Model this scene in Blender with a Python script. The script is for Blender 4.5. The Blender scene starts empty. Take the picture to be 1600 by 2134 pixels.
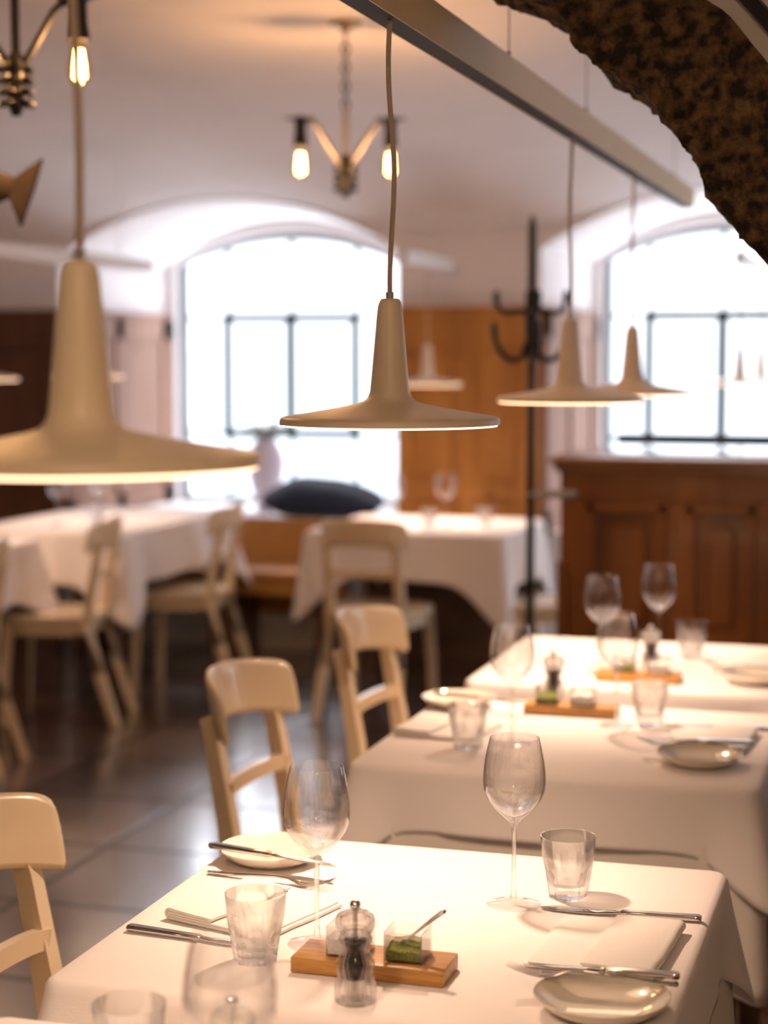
import bpy, bmesh, math, random
from mathutils import Vector, Matrix, noise
PI = math.pi
random.seed(7)
sc = bpy.context.scene
C = sc.collection

# ------------------------------------------------------------------ camera
EYE = 1.51
PITCH = math.radians(4.9836)
YAW = math.radians(16.5697)          # camera looks this far left of the room's long axis (+Y)
cam = bpy.data.cameras.new('camera')
camo = bpy.data.objects.new('camera', cam)
C.objects.link(camo)
camo.location = (0, 0, EYE)
camo.rotation_euler = (PI / 2 - PITCH, 0, YAW)
cam.sensor_fit = 'VERTICAL'
cam.sensor_height = 36
cam.sensor_width = 27
cam.lens = 36 * 3750 / 2134
cam.clip_start = 0.05
cam.clip_end = 200
cam.dof.use_dof = True
cam.dof.focus_distance = 2.42
cam.dof.aperture_fstop = 2.7
sc.camera = camo

# ------------------------------------------------------------------ sky, exposure, light settings
w = bpy.data.worlds.new('sky')
sc.world = w
w.use_nodes = True
wn = w.node_tree
wn.nodes.clear()
wo = wn.nodes.new('ShaderNodeOutputWorld')
bg = wn.nodes.new('ShaderNodeBackground')
tc = wn.nodes.new('ShaderNodeTexCoord')
sep = wn.nodes.new('ShaderNodeSeparateXYZ')
ramp = wn.nodes.new('ShaderNodeValToRGB')
nz = wn.nodes.new('ShaderNodeTexNoise')
nz.inputs['Scale'].default_value = 14
mapn = wn.nodes.new('ShaderNodeMapping')
mapn.inputs['Scale'].default_value = (1, 1, 0.35)
addn = wn.nodes.new('ShaderNodeMath'); addn.operation = 'MULTIPLY_ADD'
addn.inputs[1].default_value = 0.10
ramp.color_ramp.elements[0].position = 0.02
ramp.color_ramp.elements[0].color = (0.76, 0.84, 0.94, 1)
ramp.color_ramp.elements[1].position = 0.10
ramp.color_ramp.elements[1].color = (0.90, 0.92, 1.0, 1)
L = wn.links.new
L(tc.outputs['Generated'], sep.inputs[0])
L(tc.outputs['Generated'], mapn.inputs['Vector'])
L(mapn.outputs[0], nz.inputs['Vector'])
L(nz.outputs['Fac'], addn.inputs[0])
L(sep.outputs['Z'], addn.inputs[2])
L(addn.outputs[0], ramp.inputs[0])
L(ramp.outputs[0], bg.inputs['Color'])
elev = wn.nodes.new('ShaderNodeMapRange'); elev.interpolation_type = 'SMOOTHSTEP'
elev.inputs[1].default_value = 0.12; elev.inputs[2].default_value = 0.5
elev.inputs[3].default_value = 1.65; elev.inputs[4].default_value = 6.5
absz = wn.nodes.new('ShaderNodeMath'); absz.operation = 'ABSOLUTE'
L(sep.outputs['Z'], absz.inputs[0])
L(absz.outputs[0], elev.inputs[0])
L(elev.outputs[0], bg.inputs['Strength'])
L(bg.outputs[0], wo.inputs[0])

def portal(name, cx, y, cz, sx, sz):
    l = bpy.data.lights.new(name, 'AREA')
    l.shape = 'RECTANGLE'; l.size = sx; l.size_y = sz
    l.cycles.is_portal = True
    o = bpy.data.objects.new(name, l)
    C.objects.link(o)
    o.location = (cx, y, cz)
    o.rotation_euler = (-PI / 2, 0, 0)
portal('daylight_portal', -3.57, 10.22, 1.43, 1.36, 1.56)
portal('daylight_portal', -0.50 + 9 * 0 - 2.6 * 0 - .5, 10.22, 1.43, 1.40, 1.56)

sc.view_settings.view_transform = 'Standard'
sc.view_settings.look = 'None'
sc.view_settings.gamma = 1
sc.view_settings.use_curve_mapping = False
sc.view_settings.exposure = 0.78
try:
    sc.cycles.max_bounces = 10
    sc.cycles.transparent_max_bounces = 24
    sc.cycles.sample_clamp_indirect = 6
    sc.cycles.sample_clamp_direct = 0
except Exception:
    pass
LAMP_W = 20.5            # watts of one pendant's spot
BULB_E = 22            # emission of a filament bulb
LAMP_COL = (1.0, 0.675, 0.485)

# ------------------------------------------------------------------ materials
def mat(name, col, rough=0.5, metal=0.0, spec=0.5, noise_amt=0.0, nscale=8, bump=0.0, bscale=60, coat=0.0, sheen=0.0, emit=None, estr=0, obj=True):
    m = bpy.data.materials.new(name)
    m.use_nodes = True
    nt = m.node_tree
    b = nt.nodes['Principled BSDF']
    b.inputs['Base Color'].default_value = (*col, 1)
    b.inputs['Roughness'].default_value = rough
    b.inputs['Metallic'].default_value = metal
    b.inputs['Specular IOR Level'].default_value = spec
    b.inputs['Coat Weight'].default_value = coat
    b.inputs['Sheen Weight'].default_value = sheen
    if emit:
        b.inputs['Emission Color'].default_value = (*emit, 1)
        b.inputs['Emission Strength'].default_value = estr
    t = nt.nodes.new('ShaderNodeTexCoord')
    if noise_amt > 0:
        n = nt.nodes.new('ShaderNodeTexNoise'); n.inputs['Scale'].default_value = nscale; n.inputs['Detail'].default_value = 5
        r = nt.nodes.new('ShaderNodeValToRGB')
        r.color_ramp.elements[0].position = 0.3; r.color_ramp.elements[1].position = 0.7
        r.color_ramp.elements[0].color = (*[c * (1 - noise_amt) for c in col], 1)
        r.color_ramp.elements[1].color = (*[min(1, c * (1 + noise_amt)) for c in col], 1)
        nt.links.new(t.outputs['Object'], n.inputs['Vector'])
        nt.links.new(n.outputs['Fac'], r.inputs[0])
        nt.links.new(r.outputs[0], b.inputs['Base Color'])
    if bump > 0:
        n2 = nt.nodes.new('ShaderNodeTexNoise'); n2.inputs['Scale'].default_value = bscale; n2.inputs['Detail'].default_value = 4
        bp = nt.nodes.new('ShaderNodeBump'); bp.inputs['Strength'].default_value = bump; bp.inputs['Distance'].default_value = 0.01
        nt.links.new(t.outputs['Object'], n2.inputs['Vector'])
        nt.links.new(n2.outputs['Fac'], bp.inputs['Height'])
        nt.links.new(bp.outputs[0], b.inputs['Normal'])
    return m

def wood(name, c1, c2, scale=(1, 1, 12), rough=0.35, knots=True, coat=0.2):
    m = bpy.data.materials.new(name)
    m.use_nodes = True
    nt = m.node_tree
    b = nt.nodes['Principled BSDF']
    b.inputs['Roughness'].default_value = rough
    b.inputs['Coat Weight'].default_value = coat
    t = nt.nodes.new('ShaderNodeTexCoord')
    mp = nt.nodes.new('ShaderNodeMapping'); mp.inputs['Scale'].default_value = scale
    n = nt.nodes.new('ShaderNodeTexNoise'); n.inputs['Scale'].default_value = 3; n.inputs['Detail'].default_value = 6; n.inputs['Distortion'].default_value = 0.7
    r = nt.nodes.new('ShaderNodeValToRGB')
    r.color_ramp.elements[0].position = 0.3; r.color_ramp.elements[1].position = 0.68
    r.color_ramp.elements[0].color = (*c1, 1); r.color_ramp.elements[1].color = (*c2, 1)
    k = nt.links.new
    k(t.outputs['Object'], mp.inputs['Vector']); k(mp.outputs[0], n.inputs['Vector']); k(n.outputs['Fac'], r.inputs[0])
    out = r.outputs[0]
    if knots:
        v = nt.nodes.new('ShaderNodeTexVoronoi'); v.inputs['Scale'].default_value = 3.1
        r2 = nt.nodes.new('ShaderNodeValToRGB')
        r2.color_ramp.elements[0].position = 0.07; r2.color_ramp.elements[1].position = 0.17
        r2.color_ramp.elements[0].color = (0.35, 0.25, 0.2, 1); r2.color_ramp.elements[1].color = (1, 1, 1, 1)
        mx = nt.nodes.new('ShaderNodeMix'); mx.data_type = 'RGBA'; mx.blend_type = 'MULTIPLY'; mx.inputs[0].default_value = 0.8
        k(t.outputs['Object'], v.inputs['Vector']); k(v.outputs['Distance'], r2.inputs[0])
        k(out, mx.inputs[6]); k(r2.outputs[0], mx.inputs[7]); out = mx.outputs[2]
    k(out, b.inputs['Base Color'])
    bp = nt.nodes.new('ShaderNodeBump'); bp.inputs['Strength'].default_value = 0.08; bp.inputs['Distance'].default_value = 0.01
    k(n.outputs['Fac'], bp.inputs['Height']); k(bp.outputs[0], b.inputs['Normal'])
    return m

def clear(name, tint=(0.97, 0.975, 0.98), edge=0.75, refr=0.0, ior=1.5, power=2.6, rough=0.0):
    """thin clear glass: see-through face on, mirror-like towards its edges; part of it refracts"""
    m = bpy.data.materials.new(name)
    m.use_nodes = True
    nt = m.node_tree; nt.nodes.clear()
    o = nt.nodes.new('ShaderNodeOutputMaterial')
    tr = nt.nodes.new('ShaderNodeBsdfTransparent'); tr.inputs[0].default_value = (*tint, 1)
    gl = nt.nodes.new('ShaderNodeBsdfGlossy'); gl.inputs['Roughness'].default_value = 0.02
    gl.inputs['Color'].default_value = (0.9, 0.9, 0.9, 1)
    lw = nt.nodes.new('ShaderNodeLayerWeight'); lw.inputs['Blend'].default_value = 0.5
    pw = nt.nodes.new('ShaderNodeMath'); pw.operation = 'POWER'; pw.inputs[1].default_value = power
    ml = nt.nodes.new('ShaderNodeMath'); ml.operation = 'MULTIPLY_ADD'; ml.inputs[1].default_value = edge; ml.inputs[2].default_value = 0.014
    mx = nt.nodes.new('ShaderNodeMixShader')
    k = nt.links.new
    k(lw.outputs['Facing'], pw.inputs[0]); k(pw.outputs[0], ml.inputs[0]); k(ml.outputs[0], mx.inputs[0])
    k(tr.outputs[0], mx.inputs[1]); k(gl.outputs[0], mx.inputs[2])
    out = mx.outputs[0]
    if refr > 0:
        g = nt.nodes.new('ShaderNodeBsdfGlass'); g.inputs['IOR'].default_value = ior; g.inputs['Roughness'].default_value = rough
        g.inputs['Color'].default_value = (0.97, 0.98, 0.98, 1)
        m2 = nt.nodes.new('ShaderNodeMixShader'); m2.inputs[0].default_value = refr
        k(out, m2.inputs[1]); k(g.outputs[0], m2.inputs[2]); out = m2.outputs[0]
    k(out, o.inputs[0])
    return m

def emis(name, col, s):
    m = bpy.data.materials.new(name); m.use_nodes = True
    nt = m.node_tree; nt.nodes.clear()
    o = nt.nodes.new('ShaderNodeOutputMaterial'); e = nt.nodes.new('ShaderNodeEmission')
    e.inputs[0].default_value = (*col, 1); e.inputs[1].default_value = s
    nt.links.new(e.outputs[0], o.inputs[0]); return m

M = {}
M['plaster'] = mat('lime_plaster', (0.84, 0.79, 0.78), 0.9, bump=0.25, bscale=9, noise_amt=0.03, nscale=3)
M['cream'] = mat('cream_paint', (0.82, 0.67, 0.46), 0.26, coat=0.3, noise_amt=0.02)
M['lampcream'] = mat('lamp_enamel', (0.90, 0.77, 0.59), 0.38, noise_amt=0.01)
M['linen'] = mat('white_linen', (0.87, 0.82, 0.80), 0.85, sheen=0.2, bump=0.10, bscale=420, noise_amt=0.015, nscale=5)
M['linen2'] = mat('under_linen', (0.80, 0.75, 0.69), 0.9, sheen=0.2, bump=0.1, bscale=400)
M['napkin'] = mat('napkin_linen', (0.88, 0.85, 0.81), 0.85, sheen=0.2, bump=0.08, bscale=300)
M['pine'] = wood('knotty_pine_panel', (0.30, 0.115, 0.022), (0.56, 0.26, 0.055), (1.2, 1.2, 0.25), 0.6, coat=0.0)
M['reveal'] = wood('daylight_tinted_pine', (0.22, 0.11, 0.07), (0.38, 0.21, 0.14), (1.2, 1.2, 0.25), 0.7, coat=0.0)  # same pine, the cool daylight tint put into its colour
M['wainscot'] = wood('pine_painted_shade', (0.07, 0.022, 0.006), (0.14, 0.05, 0.012), (1.2, 1.2, 0.25), 0.6, coat=0.0)  # pine darkened in its colour, standing for shade on the left pier
M['darkpine'] = wood('bar_pine', (0.13, 0.035, 0.006), (0.36, 0.13, 0.02), (1.2, 1.2, 0.25), 0.35)
M['bartop'] = wood('bar_top_wood', (0.25, 0.11, 0.05), (0.34, 0.17, 0.08), (0.3, 2, 1), 0.2, knots=False, coat=0.6)
M['oak'] = wood('oiled_board_wood', (0.34, 0.155, 0.035), (0.56, 0.29, 0.075), (6, 40, 60), 0.4, knots=False, coat=0.05)
M['tablewood'] = wood('dark_table_wood', (0.10, 0.045, 0.02), (0.17, 0.08, 0.035), (1, 6, 6), 0.5, knots=False)
M['steel'] = mat('polished_steel', (0.62, 0.60, 0.58), 0.12, metal=1.0, noise_amt=0.03, nscale=30)
M['chrome'] = mat('chrome', (0.75, 0.74, 0.73), 0.06, metal=1.0, noise_amt=0.02)
M['iron'] = mat('black_iron', (0.018, 0.016, 0.015), 0.4, metal=0.3, bump=0.1)
M['greyiron'] = mat('grey_steel_arm', (0.36, 0.33, 0.30), 0.55, metal=0.0, noise_amt=0.05)
M['brass'] = mat('aged_brass', (0.42, 0.30, 0.15), 0.4, metal=0.7, noise_amt=0.1)
M['frame'] = mat('dark_green_frame', (0.012, 0.03, 0.03), 0.5, noise_amt=0.05)
M['barframe'] = mat('glare_paled_bar', (0.16, 0.19, 0.20), 0.5, noise_amt=0.05)  # dark frame paint made paler to hold the window glare
M['rail'] = mat('champagne_rail', (0.88, 0.71, 0.44), 0.45, noise_amt=0.02)
M['whiterail'] = mat('white_rail', (0.85, 0.83, 0.82), 0.4, noise_amt=0.01)
M['black'] = mat('black_slot', (0.006, 0.006, 0.006), 0.6, noise_amt=0.05)
M['cord'] = mat('woven_beige_cord', (0.66, 0.54, 0.42), 0.8, bump=0.6, bscale=900)
M['porcelain'] = mat('cream_porcelain', (0.80, 0.74, 0.63), 0.10, coat=0.5, noise_amt=0.01)
M['vase'] = mat('pale_vase', (0.80, 0.74, 0.86), 0.4, noise_amt=0.02)
M['navy'] = mat('navy_cushion', (0.008, 0.013, 0.030), 0.9, sheen=0.08, bump=0.2, bscale=200)
M['leaf'] = mat('leaf_green', (0.05, 0.14, 0.04), 0.5, noise_amt=0.3)
M['pink'] = mat('pink_petal', (0.65, 0.16, 0.18), 0.6, noise_amt=0.2)
M['whitepetal'] = mat('white_petal', (0.85, 0.82, 0.84), 0.6, noise_amt=0.05)
M['pepper'] = mat('peppercorn', (0.035, 0.022, 0.015), 0.6, noise_amt=0.6, nscale=400, bump=1.0, bscale=350)
M['salt'] = mat('white_salt', (0.88, 0.86, 0.85), 0.8, bump=0.5, bscale=600)
M['herb'] = mat('green_herb_salt', (0.30, 0.34, 0.05), 0.9, noise_amt=0.6, nscale=500, bump=1.0, bscale=500)
M['fish'] = mat('carved_dark_fish', (0.045, 0.030, 0.022), 0.75, noise_amt=0.4, nscale=15)
M['glass'] = clear('wine_glass_crystal', tint=(.995,.995,.995), edge=1.0, refr=0.10, power=3.6)
M['stemglass'] = clear('stem_glass', tint=(.99,.99,.99), edge=0.5, refr=0.45, power=4)
M['tumbler'] = clear('tumbler_glass', tint=(.995,.995,.995), edge=0.7, refr=0.50, power=4.0)
M['acrylic'] = clear('clear_acrylic', tint=(0.985, 0.975, 0.965), edge=0.9, refr=0.35, ior=1.45, power=2.8)
M['boxacrylic'] = clear('box_acrylic', tint=(0.985, 0.98, 0.975), edge=0.9, refr=0.25, power=2.5)
M['pane'] = clear('window_pane', tint=(0.98, 0.99, 1.0), edge=0.35, power=3.5)
M['bulbglass'] = clear('amber_bulb_glass', tint=(1.0, 0.86, 0.62), edge=0.45)
M['diffuser'] = emis('lamp_diffuser', (1.0, 0.64, 0.38), 2.6)
M['globe'] = emis('fill_glow', (1.0, 0.68, 0.42), 6.0)  # glow of the unseen globes added as warm fill
M['brightglobe'] = emis('bright_fill_glow', (1.0, 0.66, 0.38), 26.0)
M['filament'] = emis('glowing_filament', (1.0, 0.55, 0.20), BULB_E)

# stone arch
m = bpy.data.materials.new('rough_tufa_stone'); m.use_nodes = True; nt = m.node_tree; b = nt.nodes['Principled BSDF']
t = nt.nodes.new('ShaderNodeTexCoord'); n = nt.nodes.new('ShaderNodeTexNoise'); n.inputs['Scale'].default_value = 42; n.inputs['Detail'].default_value = 10
r = nt.nodes.new('ShaderNodeValToRGB')
r.color_ramp.elements[0].position = 0.40; r.color_ramp.elements[0].color = (0.022, 0.013, 0.008, 1)
r.color_ramp.elements[1].position = 0.68; r.color_ramp.elements[1].color = (0.21, 0.12, 0.050, 1)
n2 = nt.nodes.new('ShaderNodeTexNoise'); n2.inputs['Scale'].default_value = 95; n2.inputs['Detail'].default_value = 10
bp = nt.nodes.new('ShaderNodeBump'); bp.inputs['Strength'].default_value = 1.0; bp.inputs['Distance'].default_value = 0.02
nt.links.new(t.outputs['Object'], n.inputs['Vector']); nt.links.new(t.outputs['Object'], n2.inputs['Vector'])
nt.links.new(n.outputs['Fac'], r.inputs[0]); nt.links.new(r.outputs[0], b.inputs['Base Color'])
nt.links.new(n2.outputs['Fac'], bp.inputs['Height']); nt.links.new(bp.outputs[0], b.inputs['Normal'])
b.inputs['Roughness'].default_value = 0.95
M['stone'] = m

# floor: large stone slabs with thin joints
m = bpy.data.materials.new('stone_slab_floor'); m.use_nodes = True; nt = m.node_tree; b = nt.nodes['Principled BSDF']
t = nt.nodes.new('ShaderNodeTexCoord'); mp = nt.nodes.new('ShaderNodeMapping')
mp.inputs['Location'].default_value = (2.37, -4.97, 0)
br = nt.nodes.new('ShaderNodeTexBrick'); br.offset = 0.0
br.inputs['Scale'].default_value = 1.0; br.inputs['Brick Width'].default_value = 0.57; br.inputs['Row Height'].default_value = 0.57
br.inputs['Mortar Size'].default_value = 0.014; br.inputs['Mortar Smooth'].default_value = 0.2
br.inputs['Color1'].default_value = (0.060, 0.040, 0.034, 1); br.inputs['Color2'].default_value = (0.13, 0.088, 0.072, 1)
br.inputs['Mortar'].default_value = (0.012, 0.009, 0.008, 1)
n = nt.nodes.new('ShaderNodeTexNoise'); n.inputs['Scale'].default_value = 2.2; n.inputs['Detail'].default_value = 7
mx = nt.nodes.new('ShaderNodeMix'); mx.data_type = 'RGBA'; mx.blend_type = 'OVERLAY'; mx.inputs[0].default_value = 0.6
rr = nt.nodes.new('ShaderNodeMapRange'); rr.inputs[3].default_value = 0.12; rr.inputs[4].default_value = 0.34
k = nt.links.new
k(t.outputs['Object'], mp.inputs['Vector']); k(mp.outputs[0], br.inputs['Vector']); k(t.outputs['Object'], n.inputs['Vector'])
k(br.outputs['Color'], mx.inputs[6]); k(n.outputs['Color'], mx.inputs[7]); k(mx.outputs[2], b.inputs['Base Color'])
k(n.outputs['Fac'], rr.inputs[0]); k(rr.outputs[0], b.inputs['Roughness'])
b.inputs['Specular IOR Level'].default_value = 0.9
b.inputs['Coat Weight'].default_value = 1.0
b.inputs['Coat Roughness'].default_value = 0.13
b.inputs['Coat IOR'].default_value = 1.7
bp = nt.nodes.new('ShaderNodeBump'); bp.inputs['Strength'].default_value = 0.15; bp.inputs['Distance'].default_value = 0.01; bp.invert = True
k(br.outputs['Fac'], bp.inputs['Height']); k(bp.outputs[0], b.inputs['Normal']); k(bp.outputs[0], b.inputs['Coat Normal'])
cw_ = nt.nodes.new('ShaderNodeMapRange'); cw_.inputs[3].default_value = 1.0; cw_.inputs[4].default_value = 0.08
k(br.outputs['Fac'], cw_.inputs[0]); k(cw_.outputs[0], b.inputs['Coat Weight'])
cr_ = nt.nodes.new('ShaderNodeMapRange'); cr_.inputs[3].default_value = 0.08; cr_.inputs[4].default_value = 0.26
k(n.outputs['Fac'], cr_.inputs[0]); k(cr_.outputs[0], b.inputs['Coat Roughness'])
M['floor'] = m

# ------------------------------------------------------------------ mesh helpers
def obj(name, bm, m, parent=None, smooth=True, auto=None, mods=None):
    bmesh.ops.recalc_face_normals(bm, faces=bm.faces[:])
    me = bpy.data.meshes.new(name)
    bm.to_mesh(me); bm.free()
    me.materials.append(M[m] if isinstance(m, str) else m)
    o = bpy.data.objects.new(name, me)
    C.objects.link(o)
    if smooth:
        for p in me.polygons: p.use_smooth = True
        try: me.set_sharp_from_angle(angle=math.radians(auto or 40))
        except Exception: pass
    if parent: o.parent = parent
    return o

def tag(o, label, cat, group=None, kind=None):
    if label: o['label'] = label
    if cat: o['category'] = cat
    if group: o['group'] = group
    if kind: o['kind'] = kind
    return o

def thing(name, label, cat, loc=(0, 0, 0), rz=0, group=None, kind=None):
    o = bpy.data.objects.new(name, None); C.objects.link(o)
    o.empty_display_size = 0.1
    o.location = loc; o.rotation_euler = (0, 0, rz)
    return tag(o, label, cat, group, kind)

def dup(root, loc, rz, label, group=None, hidden=None):
    def cp(o, par):
        c = o.copy(); C.objects.link(c)
        if par: c.parent = par
        for ch in list(o.children): cp(ch, c)
        return c
    r = cp(root, None)
    r.location = loc
    e = root.rotation_euler
    r.rotation_euler = (e[0], e[1], rz)
    r['label'] = label
    if group: r['group'] = group
    return r

def B(): return bmesh.new()

def box(bm, x0, x1, y0, y1, z0, z1, bev=0.0, seg=2):
    vs = [bm.verts.new(p) for p in ((x0, y0, z0), (x1, y0, z0), (x1, y1, z0), (x0, y1, z0), (x0, y0, z1), (x1, y0, z1), (x1, y1, z1), (x0, y1, z1))]
    fs = [bm.faces.new([vs[i] for i in f]) for f in ((3, 2, 1, 0), (4, 5, 6, 7), (0, 1, 5, 4), (1, 2, 6, 5), (2, 3, 7, 6), (3, 0, 4, 7))]
    if bev > 0:
        es = list({e for f in fs for e in f.edges})
        bmesh.ops.bevel(bm, geom=es, offset=bev, segments=seg, affect='EDGES', profile=0.5)
    return bm

def lathe(bm, prof, n=48, cx=0, cy=0, z0=0, fn=None, close=False):
    """prof: list of (r, z). fn(theta, i) -> radius factor"""
    rings = []
    for i, (r_, z_) in enumerate(prof):
        if r_ < 1e-6:
            rings.append([bm.verts.new((cx, cy, z0 + z_))])
        else:
            rings.append([bm.verts.new((cx + r_ * (fn(2 * PI * k / n, i) if fn else 1) * math.cos(2 * PI * k / n),
                                        cy + r_ * (fn(2 * PI * k / n, i) if fn else 1) * math.sin(2 * PI * k / n), z0 + z_)) for k in range(n)])
    pairs = list(zip(rings[:-1], rings[1:]))
    if close: pairs.append((rings[-1], rings[0]))
    for a, b_ in pairs:
        if len(a) == 1 and len(b_) == 1: continue
        for k in range(n):
            k2 = (k + 1) % n
            if len(a) == 1: bm.faces.new((a[0], b_[k], b_[k2]))
            elif len(b_) == 1: bm.faces.new((a[k], a[k2], b_[0]))
            else: bm.faces.new((a[k], a[k2], b_[k2], b_[k]))
    return bm

def tube(bm, pts, r, n=10, caps=True, rect=None, upv=(0, 0, 1)):
    """sweep a circle (or a rect of half sizes) along pts; r may be a list"""
    pts = [Vector(p) for p in pts]
    rings = []
    up = Vector(upv)
    for i, p in enumerate(pts):
        a = pts[max(0, i - 1)]; b_ = pts[min(len(pts) - 1, i + 1)]
        d = (b_ - a).normalized()
        u = up if abs(d.dot(up)) < 0.97 else Vector((0, 1, 0))
        s = d.cross(u).normalized(); v = s.cross(d).normalized()
        if rect:
            rc = rect[i] if isinstance(rect, list) else rect
            hs, hv = rc
            co = [(hs, hv), (-hs, hv), (-hs, -hv), (hs, -hv)]
            rings.append([bm.verts.new(p + s * x + v * y) for x, y in co])
        else:
            rr_ = r[i] if isinstance(r, (list, tuple)) else r
            rings.append([bm.verts.new(p + s * rr_ * math.cos(2 * PI * k / n) + v * rr_ * math.sin(2 * PI * k / n)) for k in range(n)])
    m_ = len(rings[0])
    for a, b_ in zip(rings[:-1], rings[1:]):
        for k in range(m_):
            bm.faces.new((a[k], a[(k + 1) % m_], b_[(k + 1) % m_], b_[k]))
    if caps:
        bm.faces.new(rings[0]); bm.faces.new(rings[-1][::-1])
    return bm

def bez(p0, p1, p2, p3, n=10):
    p0, p1, p2, p3 = map(Vector, (p0, p1, p2, p3))
    return [p0 * (1 - t) ** 3 + p1 * 3 * t * (1 - t) ** 2 + p2 * 3 * t * t * (1 - t) + p3 * t ** 3 for t in [i / n for i in range(n + 1)]]

def prism(bm, pts, axis, a0, a1):
    """extrude the 2D polygon pts along axis ('x','y','z') from a0 to a1"""
    def P(p, a):
        return {'x': (a, p[0], p[1]), 'y': (p[0], a, p[1]), 'z': (p[0], p[1], a)}[axis]
    v0 = [bm.verts.new(P(p, a0)) for p in pts]; v1 = [bm.verts.new(P(p, a1)) for p in pts]
    n_ = len(pts)
    bm.faces.new(v0[::-1]); bm.faces.new(v1)
    for i in range(n_):
        bm.faces.new((v0[i], v0[(i + 1) % n_], v1[(i + 1) % n_], v1[i]))
    return bm

def struct(name, bm, m, parent=None, smooth=False, label=None):
    o = obj(name, bm, m, parent, smooth=smooth)
    if parent is None:
        o['kind'] = 'structure'
    return o

# ------------------------------------------------------------------ the room
XL, XR, YB = -5.3, 2.6, -2.8
YP, YW = 8.6, 10.0            # pier face, window wall
REC = [(-4.335, -2.48, -4.335, -2.77), (-1.77, 0.085, -1.77, -0.205)]   # front x0,x1, back x0,x1
WIN = [(-4.245, -2.903), (-1.680, -0.338)]
WZ0, WZ1, WSP = 0.655, 2.195, 2.04
PIERS_C = [-4.69, -2.125, 0.44]
SPAN = 2.565

fl = struct('floor', box(B(), XL - .3, XR + .3, YB - .3, YW + .45, -0.1, 0), 'floor')
struct('wall_left', box(B(), XL - .25, XL, YB, YP + .5, 0, 3.0), 'plaster')
bm = B()
def holed(bm, a0, a1, holes, f):
    """wall strip with rectangular window holes; f(u0,u1,z0,z1) adds one block"""
    u = a0
    for (h0, h1, z0, z1) in holes:
        f(u, h0, 0, 3.0); f(h0, h1, 0, z0); f(h0, h1, z1, 3.0); u = h1
    f(u, a1, 0, 3.0)
box(bm, XL - .25, XR + .25, YB - .25, YB, 0, 3.0)
struct('wall_back', bm, 'plaster')
bm = B()
ADDED_RW = [(6.6, 8.4, .7, 2.25)]  # opening added in the unseen wall to bring daylight onto ceiling and pier
holed(bm, YB, YW + .2, ADDED_RW, lambda u0, u1, z0, z1: box(bm, XR, XR + .25, u0, u1, z0, z1))
struct('wall_right', bm, 'plaster')
for i, (h0, h1, z0, z1) in enumerate(ADDED_RW):
    bm = B(); mid = (h0 + h1) / 2
    for (p, q, r2, s2) in ((h0, h0 + .05, z0, z1), (h1 - .05, h1, z0, z1), (mid - .03, mid + .03, z0, z1), (h0, h1, z0, z0 + .05), (h0, h1, z1 - .05, z1)):
        box(bm, XR + .10, XR + .15, p, q, r2, s2)
    struct('window_%d' % (i + 3), bm, 'frame')  # frame of the added, unseen window
    portal('daylight_portal', XR + .17, mid, (z0 + z1) / 2, h1 - h0, z1 - z0)
    C.objects[-1].rotation_euler = (0, PI / 2, 0)
    C.objects[-1].data.size = z1 - z0; C.objects[-1].data.size_y = h1 - h0

def arch_pts(x0, x1, zs, zt, n=20):
    """points of a segmental arch from (x1,zs) over to (x0,zs)"""
    h = (x1 - x0) / 2; cx = (x0 + x1) / 2
    return [(cx + h * math.cos(PI * i / n) , zs + (zt - zs) * (math.sin(PI * i / n) ** 0.85)) for i in range(n + 1)]

def seg_arch(x0, x1, zs, zt, n=24):
    h = (x1 - x0) / 2; cx = (x0 + x1) / 2; s = zt - zs
    R_ = (h * h + s * s) / (2 * s); a = math.asin(h / R_)
    return [(cx + R_ * math.sin(a - 2 * a * i / n), zt - R_ + R_ * math.cos(a - 2 * a * i / n)) for i in range(n + 1)]

# front pier wall with arched recess openings (y = YP .. YP+0.02 skin is the pier solids + lunette)
def ring_wall(bm, xs0, xs1, zt, opening, y0, y1):
    """wall from xs0..xs1, 0..zt with an arched opening polygon (open down to z=0)"""
    ox0, ox1, zs, za, z0 = opening
    A = seg_arch(ox0, ox1, zs, za)           # right -> left
    n_ = len(A)
    for yy in (y0, y1):
        # left leg, right leg
        for (a, b_) in ((xs0, ox0), (ox1, xs1)):
            v = [bm.verts.new(p) for p in ((a, yy, 0), (b_, yy, 0), (b_, yy, zs), (a, yy, zs))]
            bm.faces.new(v)
        if z0 > 0:
            v = [bm.verts.new(p) for p in ((ox0, yy, 0), (ox1, yy, 0), (ox1, yy, z0), (ox0, yy, z0))]
            bm.faces.new(v)
        # top strip columns
        cols = [(xs1, zs)] + A + [(xs0, zs)]
        for (p, q) in zip(cols[:-1], cols[1:]):
            if abs(p[0] - q[0]) < 1e-6: continue
            v = [bm.verts.new(c) for c in ((p[0], yy, p[1]), (q[0], yy, q[1]), (q[0], yy, zt), (p[0], yy, zt))]
            bm.faces.new(v)

def arch_soffit(bm, f, bk, y0, y1, zsf, zaf, zsb, zab, z0f, z0b):
    """sides and curved soffit between a front opening and a back opening; front f=(x0,x1) back bk"""
    Af = [(f[1], z0f)] + seg_arch(f[0], f[1], zsf, zaf) + [(f[0], z0f)]
    Ab = [(bk[1], z0b)] + seg_arch(bk[0], bk[1], zsb, zab) + [(bk[0], z0b)]
    for i in range(len(Af) - 1):
        v = [bm.verts.new(c) for c in ((Af[i][0], y0, Af[i][1]), (Af[i + 1][0], y0, Af[i + 1][1]), (Ab[i + 1][0], y1, Ab[i + 1][1]), (Ab[i][0], y1, Ab[i][1]))]
        bm.faces.new(v)

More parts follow.
